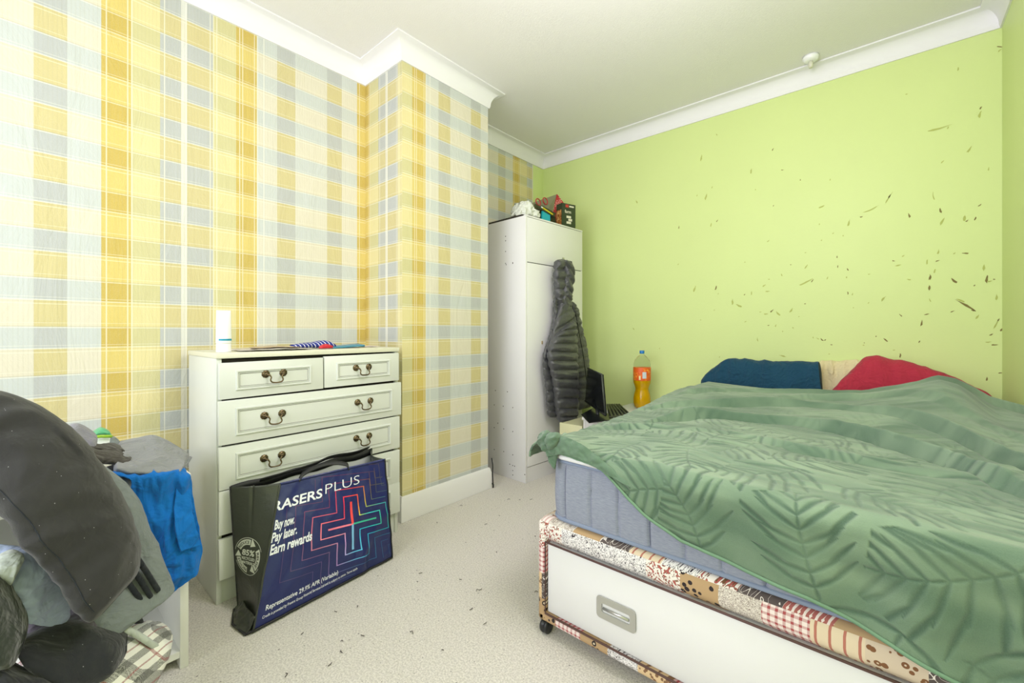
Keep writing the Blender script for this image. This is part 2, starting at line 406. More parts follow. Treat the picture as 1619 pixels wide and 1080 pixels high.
# carpet
t = T('carpet_pile', 1, .1); X, Y, Z = t.pos(); v = t.xyz(X, Y, Z)
a = t.mix(t.noise(v, 2.2, 6, .6), s2l((180, 176, 162)), s2l((156, 149, 128)))
a = t.mix(t.ramp(t.noise(v, 150, 4, .8), [(.42, (0, 0, 0, 1)), (.6, (1, 1, 1, 1))]), a, s2l((96, 88, 72)))
a = t.mix(t.m_('MULTIPLY', t.ramp(t.noise(v, 160, 2, .8), [(.45, (1, 1, 1, 1)), (.56, (0, 0, 0, 1))]), .35), s2l((236, 232, 220)), a)
wn = t.noise(v, 3.0, 4); sp = t.vor(v, 42); a = t.mix(t.m_('MULTIPLY', t.lt(sp, t.m_('MULTIPLY', wn, .16)), .75), a, s2l((96, 86, 70)))
sp = t.vor(t.xyz(t.m_('ADD', X, t.m_('MULTIPLY', wn, .2)), Y), 17); a = t.mix(t.m_('MULTIPLY', t.lt(sp, .05), .8), a, s2l((66, 54, 44)))
t.col(a); t.b.inputs['Sheen Weight'].default_value = .3; t.bump(t.noise(v, 260, 3, .8), .9, .006)
M_carpet = t.m
struct(box('floor', (XL - .1, YB - .1, -.1), (XR + .1, YF + .1, 0), M_carpet))

# coving: one run mitred round the room
LOOP = [(XR, YB), (XL, YB), (XL, YC1), (XC, YC1), (XC, YC2), (XL, YC2), (XL, YF), (XR, YF)]
def sweep_loop(name, loop, prof, z0, mat, closed=True):
    """profile (offset into room, height) mitred along a polyline"""
    k = len(loop); V = []; Fc = []
    P = [Vector((a, b)) for a, b in loop]
    for i in range(k):
        p = P[i]; pr = P[i - 1] if (closed or i) else None; nx = P[(i + 1) % k] if (closed or i < k - 1) else None
        def nrm(a, b):
            d = (b - a).normalized(); return Vector((-d.y, d.x)) * INS
        if pr is None: m = nrm(p, nx)
        elif nx is None: m = nrm(pr, p)
        else:
            n1, n2 = nrm(pr, p), nrm(p, nx); m = (n1 + n2) / (1 + n1.dot(n2))
        for (o, h) in prof: V.append((p.x + m.x * o, p.y + m.y * o, z0 + h))
    q = len(prof)
    for i in range(k if closed else k - 1):
        j = (i + 1) % k
        for a in range(q):
            b = (a + 1) % q; Fc.append((i * q + a, i * q + b, j * q + b, j * q + a))
    if not closed: Fc.append(tuple(range(q))); Fc.append(tuple((k - 1) * q + a for a in range(q - 1, -1, -1)))
    bm = bmesh.new(); vs = [bm.verts.new(v) for v in V]
    for f in Fc:
        try: bm.faces.new([vs[i] for i in f])
        except ValueError: pass
    return bm_obj(name, bm, mat, smooth=True, angle=30)
INS = -1   # room lies to the right hand of the loop's direction
prof = [(0, -.102), (.008, -.102), (.010, -.094)]
for i in range(9):
    a = math.pi / 2 * i / 8; prof.append((.068 - .056 * math.cos(a), -.090 + .078 * math.sin(a) * 1.0))
prof += [(.074, -.010), (.082, -.008), (.082, 0), (0, 0)]
struct(sweep_loop('trim_coving', LOOP, prof, ZC - .0005, M_cove))
# baseboards
bp = [(0, 0), (.018, 0), (.018, .105), (.014, .115), (.012, .13), (.006, .138), (0, .138)]
struct(sweep_loop('baseboard_breast', [(XL, YC1), (XC, YC1), (XC, YC2), (XL, YC2)], bp, 0.001, M_white, False))
struct(sweep_loop('baseboard_left', [(XL, YB + .02), (XL, YC1 - .02)], bp, 0.001, M_white, False))
struct(sweep_loop('baseboard_alcove', [(XL, YC2 + .02), (XL, YF - .02)], bp, 0.001, M_white, False))
struct(sweep_loop('baseboard_back', [(XL + .02, YF), (XR - .02, YF)], bp, 0.001, M_white, False))
struct(sweep_loop('baseboard_right', [(XR, YF - .02), (XR, YB + .02)], bp, 0.001, M_white, False))

# ceiling fitting: round rose with a short pull switch stem
cf = empty('ceiling_pull_switch', (-.34, 3.02, ZC - .001)); tag(cf, 'small round white pull-switch fitting on ceiling beside the coving above the bed', 'switch')
V1 = lathe_geo([(.001, 0), (.040, 0), (.040, -.012), (.034, -.024), (.018, -.030), (.001, -.030)], 32); V1 = (V1[0], [f[::-1] for f in V1[1]])
o = mesh_obj('rose', V1[0], V1[1], M_purewhite, cf)
V1 = lathe_geo([(.001, -.029), (.012, -.029), (.012, -.05), (.010, -.065), (.001, -.065)], 20); mesh_obj('stem', V1[0], [f[::-1] for f in V1[1]], plain('old_white_plastic', (220, 220, 200), .4), cf)

# ------------------------------------------------------------------ bed
bed = empty('divan_bed', (-.25, 2.15, 0))
tag(bed, 'double divan base in brown-red patchwork fabric with a white end drawer', 'bed')
BX0, BX1, BY0, BY1 = -.922, .405, 1.19, 3.13
t = T('patchwork_fabric', .85, .2); X, Y, Z = t.pos()
U_ = t.m_('ADD', X, t.m_('MULTIPLY', Y, -.6)); V_ = t.m_('SUBTRACT', Z, t.m_('MULTIPLY', Y, .55))
rowh = .088; row = t.m_('FLOOR', t.m_('DIVIDE', V_, rowh))
uu = t.m_('DIVIDE', t.m_('ADD', U_, t.m_('MULTIPLY', row, .057)), .098); colm = t.m_('FLOOR', uu)
wn = t.n('ShaderNodeTexWhiteNoise', noise_dimensions='2D'); t.set(wn.inputs['Vector'], t.xyz(colm, row)); r = wn.outputs['Value']
pv = t.xyz(U_, V_)
def L3(c): return s2l(c)
# pattern library
fu = t.m_('FRACT', t.m_('MULTIPLY', U_, 62.0)); fv = t.m_('FRACT', t.m_('MULTIPLY', V_, 62.0))
chk = t.m_('MULTIPLY', t.m_('ADD', t.lt(fu, .38), t.lt(fv, .38)), .5)
p_check = t.mix(chk, L3((240, 226, 220)), L3((172, 84, 86)))
vd = t.vor(pv, 75); p_dots = t.mix(t.lt(vd, .36), L3((222, 194, 152)), L3((138, 104, 78)))
nz = t.noise(pv, 130, 1, .5, 1.2); p_black = t.mix(t.lt(t.m_('ABSOLUTE', t.m_('SUBTRACT', nz, .5)), .035), L3((238, 234, 232)), L3((54, 48, 56)))
ru = t.m_('SUBTRACT', t.m_('FRACT', t.m_('MULTIPLY', U_, 44.0)), .5); rv = t.m_('SUBTRACT', t.m_('FRACT', t.m_('MULTIPLY', V_, 44.0)), .5)
rr = t.m_('SQRT', t.m_('ADD', t.m_('MULTIPLY', ru, ru), t.m_('MULTIPLY', rv, rv)))
ring = t.m_('MAXIMUM', t.lt(t.m_('ABSOLUTE', t.m_('SUBTRACT', rr, .46)), .07), t.lt(t.m_('ADD', t.m_('ABSOLUTE', ru), t.m_('ABSOLUTE', rv)), .14))
p_ring = t.mix(ring, L3((176, 104, 98)), L3((240, 226, 216)))
pd = t.vor(pv, 42, rnd=.8); pr = t.m_('MULTIPLY', t.gt(pd, .16), t.lt(pd, .34))
p_pais = t.mix(pr, t.mix(t.lt(pd, .16), L3((186, 156, 118)), L3((222, 206, 176))), L3((56, 48, 50)))
sn = t.noise(pv, 26, 0, .5, 3.5); p_scr = t.mix(t.lt(t.m_('ABSOLUTE', t.m_('SUBTRACT', sn, .5)), .022), L3((96, 86, 84)), L3((240, 232, 224)))
st = t.m_('FRACT', t.m_('MULTIPLY', U_, 38.0)); p_stripe = t.mix(t.lt(st, .2), L3((226, 208, 180)), L3((186, 120, 104)))
n6 = t.noise(pv, 210, 2, .6, 1.0); p_lace = t.mix(t.lt(t.m_('ABSOLUTE', t.m_('SUBTRACT', n6, .5)), .04), L3((226, 218, 208)), L3((150, 136, 126)))
f2 = t.vor(pv, 58); p_fl = t.mix(t.m_('MULTIPLY', t.gt(f2, .12), t.lt(f2, .38)), L3((216, 198, 176)), L3((132, 92, 64)))
f3 = t.noise(pv, 60, 1, .5, 2.5); p_rf = t.mix(t.gt(f3, .54), L3((238, 230, 222)), t.mix(t.gt(f3, .6), L3((120, 86, 62)), L3((180, 96, 90))))
out = p_check
for th_, p_ in ((.11, p_black), (.22, p_fl), (.34, p_ring), (.45, p_pais), (.56, p_scr), (.67, p_rf), (.78, p_lace), (.86, p_dots), (.94, p_stripe)):
    out = t.mix(t.gt(r, th_), out, p_)
t.col(out); t.bump(t.noise(pv, 900, 1), .15, .001); M_patch = t.m
BZ0, BZ1 = .048, .408
bm = bmesh.new()
DX0, DX1, DZ0, DZ1 = -.888, .372, .082, .327
# base built as a ring round the drawer opening plus the body behind it
bx(bm, (BX0, BY0 + .03, BZ0), (BX1, BY1, BZ1), .03, 4)
bx(bm, (BX0, BY0, DZ1), (BX1, BY0 + .07, BZ1), .028, 4)
bx(bm, (BX0, BY0, BZ0), (DX0, BY0 + .07, BZ1 - .012), .012, 3); bx(bm, (DX1, BY0, BZ0), (BX1, BY0 + .07, BZ1 - .012), .012, 3)
bx(bm, (BX0, BY0, BZ0), (BX1, BY0 + .07, DZ0), .012, 3)
o = bm_obj('base', bm, M_patch, smooth=True); kids(bed, o)
V, Fc = [], []
M_brown = plain('brown_piping', (92, 66, 62), .7)
g = [tube_geo([(DX0, BY0 - .001, DZ0), (DX1, BY0 - .001, DZ0), (DX1, BY0 - .001, DZ1), (DX0, BY0 - .001, DZ1)], .0035, 8, True),
     ]
o = mesh_obj('piping', *join_geo(g), M_brown); kids(bed, o)
dr = box('drawer', (DX0 + .006, BY0 + .006, DZ0 + .006), (DX1 - .006, BY0 + .028, DZ1 - .005), M_melamine, bev=.002); kids(bed, dr)
# recessed handle plate
hx0, hx1, hz0, hz1 = -.690, -.560, .158, .226
bm = bmesh.new(); yy = BY0 + .004
def ring_plate(bm, x0, x1, z0, z1, y, th, hole, rad):
    def rrect(x0, x1, z0, z1, r, n=6):
        out = []
        for cx_, cz, a0 in ((x1 - r, z1 - r, 0), (x0 + r, z1 - r, 90), (x0 + r, z0 + r, 180), (x1 - r, z0 + r, 270)):
            for i in range(n + 1):
                a = math.radians(a0 + 90 * i / n); out.append((cx_ + r * math.cos(a), cz + r * math.sin(a)))
        return out
    A = rrect(x0, x1, z0, z1, rad); B = rrect(x0 + hole[0], x1 - hole[0], z0 + hole[1], z1 - hole[1], rad * .5)
    n = len(A); vs = []
    for (P, yy_) in ((A, y + th), (A, y), (B, y), (B, y + th + .004), ):
        vs.append([bm.verts.new((p[0], yy_, p[1])) for p in P])
    for k in range(3):
        for i in range(n):
            bm.faces.new((vs[k][i], vs[k][(i + 1) % n], vs[k + 1][(i + 1) % n], vs[k + 1][i]))
    bm.faces.new(vs[3])
ring_plate(bm, hx0, hx1, hz0, hz1, yy - .003, .003, (.018, .020), .012)
hp = bm_obj('handle', bm, plain('brushed_nickel', (190, 190, 184), .38, .04, metal=.6), smooth=True, angle=40)
hp['label'] = 'brushed metal recessed handle'
hp.parent = dr
o = tube('grip', [(hx0 + .022, yy - .001, .190), (hx1 - .022, yy - .001, .190)], .0045, M_chrome); o.parent = dr
for cx_, cy in ((BX0 + .022, BY0 + .022), (BX1 - .06, BY0 + .05), (BX0 + .035, BY1 - .06), (BX1 - .06, BY1 - .06)):
    g = []
    Mx = Matrix.Translation((cx_, cy, .024)) @ Matrix.Rotation(math.radians(90), 4, 'Y')
    g.append(lathe_geo([(.004, -.014), (.022, -.014), (.024, -.010), (.024, -.003), (.018, 0), (.024, .003), (.024, .010), (.022, .014), (.004, .014)], 24, Mx))
    g.append(tube_geo([(cx_, cy + .005, .026), (cx_, cy + .012, .045), (cx_, cy + .012, .052)], .008, 8))
    o = mesh_obj('castor', *join_geo(g), M_black); kids(bed, o)

# mattress
mat_e = empty('mattress', (-.25, 2.15, .41)); tag(mat_e, 'thick grey-blue quilted mattress lying on the patchwork divan base', 'mattress')
t = T('grey_blue_ticking', .9, .15); X, Y, Z = t.pos()
n1 = t.noise(t.xyz(t.m_('MULTIPLY', X, 40.0), t.m_('MULTIPLY', Y, 40.0), t.m_('MULTIPLY', Z, 260.0)), 1.4, 5, .7)
c = t.mix(n1, s2l((104, 112, 134)), s2l((176, 180, 192)))
t.col(c); t.bump(n1, .25, .002); M_tick = t.m
MX0, MX1, MY0, MY1, MZ0, MZ1 = -.874, .400, 1.205, 3.10, .411, .618
# rounded-rectangle side wall with vertical quilting seams
def mpath():
    r = .06; out = []
    def seg(a, b, n):
        for i in range(n): out.append((a[0] + (b[0] - a[0]) * i / n, a[1] + (b[1] - a[1]) * i / n))
    def arc(cx_, cy, a0, n=10):
        for i in range(n): a = math.radians(a0 + 90 * i / n); out.append((cx_ + r * math.cos(a), cy + r * math.sin(a)))
    seg((MX0 + r, MY0), (MX1 - r, MY0), 220); arc(MX1 - r, MY0 + r, -90); seg((MX1, MY0 + r), (MX1, MY1 - r), 120); arc(MX1 - r, MY1 - r, 0)
    seg((MX1 - r, MY1), (MX0 + r, MY1), 40); arc(MX0 + r, MY1 - r, 90); seg((MX0, MY1 - r), (MX0, MY0 + r), 260); arc(MX0 + r, MY0 + r, 180)
    return out
MP = mpath(); nP = len(MP); V = []; s_ = 0; nz = 22
ctr = Vector(((MX0 + MX1) / 2, (MY0 + MY1) / 2))
acc = [0]
for i in range(nP): acc.append(acc[-1] + math.dist(MP[i], MP[(i + 1) % nP]))
SEAM = .098
for k in range(nz + 1):
    z = MZ0 + (MZ1 - MZ0) * k / nz; q = k / nz
    for i, p in enumerate(MP):
        a = Vector(MP[i - 1]); b = Vector(MP[(i + 1) % nP]); d = (b - a).normalized(); n = Vector((d.y, -d.x))
        sm = abs((acc[i] / SEAM) % 1 - .5) * 2  # 1 at seam
        bul = .012 * math.sin(math.pi * q) ** .5 if 0 < q < 1 else 0
        dd = bul - .010 * max(0, (sm - .86) / .14) ** 1.5 * (1 if .06 < q < .94 else 0)
        dd -= .0035 * math.exp(-((q - .62) / .05) ** 2) * (1 if ((acc[i] / SEAM) // 1) % 2 else 0)
        V.append((p[0] + n.x * dd, p[1] + n.y * dd, z))
Fc = []
for k in range(nz):
    for i in range(nP): Fc.append((k * nP + i, k * nP + (i + 1) % nP, (k + 1) * nP + (i + 1) % nP, (k + 1) * nP + i))
Fc.append(tuple(range(nP - 1, -1, -1))); Fc.append(tuple(nz * nP + i for i in range(nP)))
o = mesh_obj('mattress_body', V, Fc, M_tick); kids(mat_e, o)
o.data.set_sharp_from_angle(angle=math.radians(60))
Mpip = plain('grey_blue_piping', (136, 148, 172), .8)
for z, nm in ((MZ0 + .008, 'bottom_piping'), (MZ1 - .004, 'top_piping')):
    o = mesh_obj('piping', *tube_geo([(p[0] + (p[0] - ctr.x) * .004, p[1] + (p[1] - ctr.y) * .003, z) for p in MP[::2]], .0075, 8, True), Mpip); kids(mat_e, o)
M_seam = plain('seam_thread', (70, 74, 92), .9)
for k in range(12):
    xk = MX0 + .06 + SEAM * k
    pth = []
    for j in range(1, 16):
        q = j / 16; bul = .012 * math.sin(math.pi * q) ** .5 - .010 * (1 if .06 < q < .94 else 0) - .0003
        pth.append((xk, MY0 - bul - .0012, MZ0 + (MZ1 - MZ0) * q))
    kids(mat_e, tube('seam', pth, .0013, M_seam, n=5))

# white fitted sheet just showing over the mattress edge
bm = bmesh.new(); bx(bm, (MX0 - .004, MY0 - .008, MZ1 + .0045), (MX1 - .01, MY1, MZ1 + .012), .005, 3)
o = bm_obj('bed_sheet', bm, cloth_mat('white_cotton', (240, 240, 242), sheen=.1), smooth=True)
child(tube('sheet_edge', [(-.868, 1.24, .634), (-.858, 1.205, .634), (-.82, 1.190, .633), (-.74, 1.189, .632), (-.68, 1.205, .624)], .0105, cloth_mat('white_cotton_roll', (246, 246, 248), sheen=.1, crease=.3), n=12), o)
tag(o, 'white bed sheet, thin strip along the mattress top under the green blanket', 'sheet')

# ------------------------------------------------------------------ blanket
def build_blanket():
    nx, nt, nh = 500, 380, 150
    xs = np.linspace(-1.005, .414, nx)
    farx = [-1.0, -.9, -.83, -.55, -.23, -.10, -.01, .08, .165, .22, .262, .32, .414]
    farz = [.70, .708, .742, .735, .736, .745, .772, .80, .822, .81, .785, .748, .722]
    FZ = np.interp(xs, farx, farz)
    hx = [-1.0, -.894, -.837, -.661, -.59, -.515, -.421, -.266, -.142, -.06, .035, .098, .25, .42]
    hz = [.69, .668, .640, .625, .577, .522, .481, .457, .448, .427, .402, .385, .335, .28]
    HZ = np.interp(xs, hx, hz)
    YT, YE_ = 2.80, 1.225
    rad = .045
    def sm(a, b, x):
        q = np.clip((x - a) / (b - a), 0, 1); return q * q * (3 - 2 * q)
    ridges = [([(-.95, 2.0), (-.734, 2.20), (-.45, 2.36), (-.227, 2.40), (0, 2.30), (.158, 2.143), (.278, 1.956), (.42, 1.75)], .020, .022),
              ([(-.8, 1.75), (-.658, 1.96), (-.45, 2.08), (-.198, 2.089), (.069, 1.908), (.255, 1.658), (.42, 1.40)], .026, .024),
              ([(-.5, 2.48), (-.2, 2.56), (.05, 2.52), (.25, 2.30), (.42, 2.1)], .010, .03),
              ([(-.9, 2.35), (-.6, 2.62), (-.3, 2.68), (0, 2.66)], .014, .03),
              ([(-.93, 1.55), (-.7, 1.66), (-.45, 1.74), (-.2, 1.70)], .010, .03)]
    rp = []
    for P, h, wd in ridges:
        c = cat(np.array([(a, b, 0) for a, b in P]), np.linspace(0, 1, 60))[:, :2]; rp.append((c, h, wd))
    V = np.zeros((nt + nh, nx, 3)); B = np.zeros((nt + nh, nx))
    ys = np.linspace(YT, YE_, nt)
    X, Y = np.meshgrid(xs, ys)
    Z0 = .660 + .010 * np.sin(X * 5 + 1) * np.sin(Y * 3)
    rise = sm(1.85, 2.75, Y)
    Z = Z0 + (FZ[None, :] - .660) * rise * 1.0
    # pillow hump with pinch
    Z += .028 * np.exp(-((X - .19) / .10) ** 2 - ((Y - 2.55) / .16) ** 2) - .022 * np.exp(-((X - .30) / .05) ** 2 - ((Y - 2.45) / .12) ** 2)
    for P, h, wd in ridges:
        c = cat(np.array([(a, b, 0) for a, b in P]), np.linspace(0, 1, 400)); o_ = np.argsort(c[:, 0])
        yc = np.interp(X, c[o_, 0], c[o_, 1]); sl = np.interp(X, c[o_, 0], np.gradient(c[o_, 1]) / (np.gradient(c[o_, 0]) + 1e-9))
        d = (Y - yc) / np.sqrt(1 + sl ** 2); end = sm(P[0][0] - .02, P[0][0] + .15, X)
        wob = 1 + .35 * np.sin(X * 9 + h * 300)
        Z += 1.35 * h * wob * end * np.exp(-np.abs(np.where(d > 0, d / (wd * 1.6), d / (wd * .55))) ** 1.6)
        Z -= .55 * h * wob * end * np.exp(-((d + wd * 1.15) / (wd * .5)) ** 2)
    # far edge tucks down a little
    Z -= .02 * sm(YT - .02, YT, Y)
    V[:nt, :, 0] = X; V[:nt, :, 1] = Y; V[:nt, :, 2] = Z
    B[:nt] = YT - Y
    # hang over the foot
    lastz = Z[-1]
    for k in range(nh):
        q = (k + 1) / nh
        total = np.maximum(lastz - HZ, .0) + .02
        s = q * total
        a = np.clip(s / rad, 0, math.pi / 2)
        zz = lastz - rad * (1 - np.cos(a)) - np.maximum(0, s - rad * math.pi / 2)
        yy = YE_ - rad * np.sin(a) - .006
        wave = .010 * np.sin(xs * 21 + 1.3 * np.sin(xs * 7)) * np.clip((lastz - zz) / .12, 0, 1) + .006 * np.clip((lastz - zz) / .1, 0, 1)
        V[nt + k, :, 0] = xs; V[nt + k, :, 1] = yy - wave * .8 - .008 * np.clip((.45 - zz) / .05, 0, 1); V[nt + k, :, 2] = zz
        B[nt + k] = (YT - YE_) + s
    # overhang on the left
    xo = V[:, :, 0]; over = np.clip(-.935 - xo, 0, 1)
    V[:, :, 0] = np.where(over > 0, -.935 - .035 * np.tanh(over / .035), xo); V[:, :, 2] -= over ** 1.15 * 1.05
    # pattern of palm fronds, embossed in the pile
    P = np.stack([np.broadcast_to(xs, B.shape), B], -1)
    pat = np.zeros(B.shape)
    r = random.Random(11)
    fronds = []
    for j in range(10):
        for i in range(8):
            fronds.append((-1.0 + .215 * i + (.107 if j % 2 else 0) + r.uniform(-.04, .04), .05 + .205 * j + r.uniform(-.04, .04), r.uniform(0, 360), r.uniform(.34, .44)))
    best = np.full(B.shape, 9e9); owner = np.zeros(B.shape, int)
    for q, f in enumerate(fronds):
        dd = (P[..., 0] - f[0]) ** 2 + (P[..., 1] - f[1]) ** 2; m_ = dd < best; best[m_] = dd[m_]; owner[m_] = q
    cur = [0]
    def capsule(p0, p1, w0, val):
        nonlocal pat
        x0, x1 = min(p0[0], p1[0]) - w0 * 2, max(p0[0], p1[0]) + w0 * 2; y0, y1 = min(p0[1], p1[1]) - w0 * 2, max(p0[1], p1[1]) + w0 * 2
        i0, i1 = np.searchsorted(xs, [x0, x1]);
        if i1 <= i0: return
        rows = np.where((B[:, i0:i1].max(1) >= y0) & (B[:, i0:i1].min(1) <= y1))[0]
        if len(rows) == 0: return
        a, b = rows[0], rows[-1] + 1
        Q = P[a:b, i0:i1]; d = np.array(p1) - np.array(p0); L2 = d @ d
        tt = np.clip(((Q - p0) @ d) / L2, 0, 1)
        dist = np.linalg.norm(Q - p0 - tt[..., None] * d, axis=-1)
        ww = w0 * np.sin(np.pi * np.clip(.12 + .86 * tt, 0, 1)) ** .7 + 1e-4
        v = np.clip(1.3 - dist / ww, 0, 1) * val * (owner[a:b, i0:i1] == cur[0])
        pat[a:b, i0:i1] = np.maximum(pat[a:b, i0:i1], v)
    for cur[0], (fx, fb, ang, ln) in enumerate(fronds):
        a0 = math.radians(ang); n = 13; curve = r.uniform(-1.2, 1.2)
        pos = np.array([fx, fb], float) - np.array([math.cos(a0), math.sin(a0)]) * ln * .35; st = ln / n; aa = a0
        for i in range(n):
            nxt = pos + st * np.array([math.cos(aa), math.sin(aa)]); capsule(pos, nxt + 1e-4, .0045, .8)
            q = i / (n - 1); ll = ln * .46 * (math.sin(math.pi * (.2 + .72 * q)) ** .8) * r.uniform(.8, 1.12)
            for sg in (-1, 1):
                la = aa + sg * (1.25 - .85 * q + r.uniform(-.13, .13)); mid = nxt + ll * .55 * np.array([math.cos(la), math.sin(la)])
                la2 = la - sg * .38; end = mid + ll * .45 * np.array([math.cos(la2), math.sin(la2)])
                capsule(nxt, mid, .0066, .9); capsule(nxt * .35 + mid * .65, end, .0068, 1)
            pos = nxt; aa += curve * .10
    # soft pile break-up and creases
    flat = V.reshape(-1, 3); nn = np.zeros(len(flat)); n2 = np.zeros(len(flat))
    # coarse noise evaluated on a small lattice then interpolated (speed)
    def lattice(sx, sy, fx, fy, seed):
        gx = np.linspace(-1.1, .5, sx); gb = np.linspace(-.1, 2.2, sy)
        g = np.array([[noise.noise(Vector((x * fx, b * fy, seed))) for x in gx] for b in gb])
        ix = (P[..., 0] - gx[0]) / (gx[1] - gx[0]); ib = (P[..., 1] - gb[0]) / (gb[1] - gb[0])
        a = np.clip(ix.astype(int), 0, sx - 2); b = np.clip(ib.astype(int), 0, sy - 2); fa = np.clip(ix - a, 0, 1); fb_ = np.clip(ib - b, 0, 1)
        return (g[b, a] * (1 - fa) + g[b, a + 1] * fa) * (1 - fb_) + (g[b + 1, a] * (1 - fa) + g[b + 1, a + 1] * fa) * fb_
    c1 = lattice(60, 90, 3.0, 7.0, 1.7); c2 = lattice(140, 260, 7.0, 22.0, 5.1); c3 = lattice(120, 180, 11, 13, 9.3)
    fade = .15 + .85 * np.clip((B - .5) / .6, 0, 1)
    Z_add = c1 * .010 + (1 - np.abs(c2) * 2) * .0040 + c3 * .003 - pat * .0022 * fade
    zc = np.clip((V[:, :, 2] - .6) / .05, 0, 1)
    V[:, :, 2] += Z_add * np.maximum(zc, .15); V[nt:, :, 1] += (-(c3[nt:] * .006 + c1[nt:] * .008) + pat[nt:] * .0022) * (1 - zc[nt:] * .5)
    V[nt:, :, 1] = np.minimum(V[nt:, :, 1], YE_ - .0)
    F_ = grid_faces(nt + nh, nx)
    me = bpy.data.meshes.new('blanket'); nv = V.shape[0] * V.shape[1]
    Fa = np.array(F_, dtype=np.int32)
    me.vertices.add(nv); me.vertices.foreach_set('co', V.reshape(-1).astype(np.float32))
    me.loops.add(Fa.size); me.loops.foreach_set('vertex_index', Fa.reshape(-1))
    me.polygons.add(len(Fa)); me.polygons.foreach_set('loop_start', np.arange(0, Fa.size, 4, dtype=np.int32))
    me.polygons.foreach_set('use_smooth', np.ones(len(Fa), bool)); me.update(calc_edges=True)
    at_ = me.attributes.new('frond', 'FLOAT', 'POINT')
    pv = np.clip(pat * fade * (.85 + .8 * c3 + .5 * c1), 0, 1).reshape(-1)
    at_.data.foreach_set('value', pv.astype(np.float32))
    a2 = me.attributes.new('brushed', 'FLOAT', 'POINT'); a2.data.foreach_set('value', np.clip(.5 + c1 * .8 + c2 * .9, 0, 1).reshape(-1).astype(np.float32))
    t = T('green_plush_pile', 1, .05)
    fa = t.n('ShaderNodeAttribute', attribute_name='frond').outputs['Fac']; fb_ = t.n('ShaderNodeAttribute', attribute_name='brushed').outputs['Fac']
    X, Y, Z = t.pos(); v = t.xyz(X, Y, Z)
    fine = t.noise(v, 420, 3, .75); med = t.noise(v, 26, 5, .65)
    c = t.mix(fb_, s2l((80, 106, 84)), s2l((130, 152, 124)))
    c = t.mix(t.m_('MULTIPLY', med, .45), c, s2l((74, 102, 80)))
    c = t.mix(t.m_('MULTIPLY', fa, .9), c, s2l((44, 74, 58)))
    c = t.mix(t.m_('MULTIPLY', fine, .35), c, s2l((132, 156, 130)))
    t.col(c); t.b.inputs['Sheen Weight'].default_value = .3; t.b.inputs['Sheen Roughness'].default_value = .6
    t.bump(t.m_('ADD', t.m_('MULTIPLY', fine, .6), t.m_('MULTIPLY', fa, -.5)), .6, .003)
    me.materials.append(t.m)
    o = bpy.data.objects.new('blanket', me); C.objects.link(o)
    md = o.modifiers.new('thick', 'SOLIDIFY'); md.thickness = .007; md.offset = 1
    tag(o, 'large sage green plush blanket with embossed palm leaves spread over the bed', 'blanket')
    global M_plush; M_plush = t.m
    hem = []
    for j in range(0, nx, 4): hem.append(tuple(V[-1, j]))
    return o, V, nt
BL, BLV, BNT = build_blanket()
hem = plain('blanket_hem', (112, 146, 116), .95, .1)
hp_ = [tuple(BLV[-1, j] + np.array([0, -.004, 0])) for j in range(40, BLV.shape[1], 5)]
o = tube('hem', hp_, .0042, hem, n=8); child(o, BL)
# gathered corner of the blanket at the foot, left side
q_ = lambda l, y: pts(l, y=y)
def lump(name, L_, R_, y, d, seed, wr=.010):
    o = puff(name, q_(L_, y), q_(R_, y), d, M_plush, nt=44, nu=34, wr=wr, wsc=30, seed=seed, dirn=(.2, -.95, .15), endcap=.3, power=.9); child(o, BL)
lump('gathered_corner', [(855, 683), (852, 695), (856, 709), (864, 716)], [(866, 679), (872, 690), (874, 703), (872, 714)], 1.185, .034, 3)
lump('gathered_corner', [(864, 684), (862, 696), (866, 708), (870, 712)], [(884, 683), (886, 692), (882, 702), (878, 710)], 1.170, .022, 5)
lump('gathered_corner', [(862, 700), (866, 715), (868, 728), (874, 741)], [(880, 700), (882, 716), (880, 728), (878, 742)], 1.172, .012, 8, .005)
# under-layer flap of the blanket lying over the mattress corner
o = sheet('under_flap', [q_([(864, 694), (890, 690), (925, 706), (965, 738), (1000, 768)], 1.176),
                         q_([(863, 708), (890, 704), (925, 716), (963, 742), (998, 772)], 1.168),
                         q_([(866, 722), (893, 719), (925, 730), (956, 748), (996, 772)], 1.164)], M_plush, res=(30, 70), wr=.005, wsc=24, seed=2, th=.007)
child(o, BL)

# pillows
navy = cloth_mat('teal_navy_cotton', (34, 74, 98), sheen=.1, mot=.2); red = cloth_mat('crimson_cotton', (176, 52, 70), sheen=.1, mot=.12); tan = cloth_mat('cream_ticking', (226, 214, 170), sheen=.1)
def pillow(name, top, bot, y0, d, m, seed, label, nt=60):
    L_ = [(x, y0 - .01, z) for x, z in bot]; R_ = [(x, y0 + .04, z) for x, z in top]
    o = puff(name, L_, R_, d, m, nt=nt, nu=48, wr=.013, wsc=6, seed=seed, dirn=(0, -1, .35), endcap=.12, power=.8, stretch=(2.6, 1, .5))
    return tag(o, label, 'pillow')
pillow('pillow', [(-.955, .70), (-.87, .80), (-.77, .868), (-.60, .868), (-.45, .866), (-.315, .872), (-.300, .862)],
       [(-.93, .655), (-.84, .65), (-.72, .65), (-.58, .65), (-.43, .65), (-.29, .65), (-.285, .655)], 3.00, .085, navy, 4, 'navy blue pillow against green wall at left of the bed head')
pillow('pillow', [(-.40, .80), (-.32, .866), (-.22, .878), (-.12, .884), (-.09, .86)], [(-.40, .66), (-.32, .66), (-.22, .66), (-.13, .68), (-.09, .72)], 3.115, .035, tan, 8, 'bare cream pillow squeezed between the navy and red pillows')
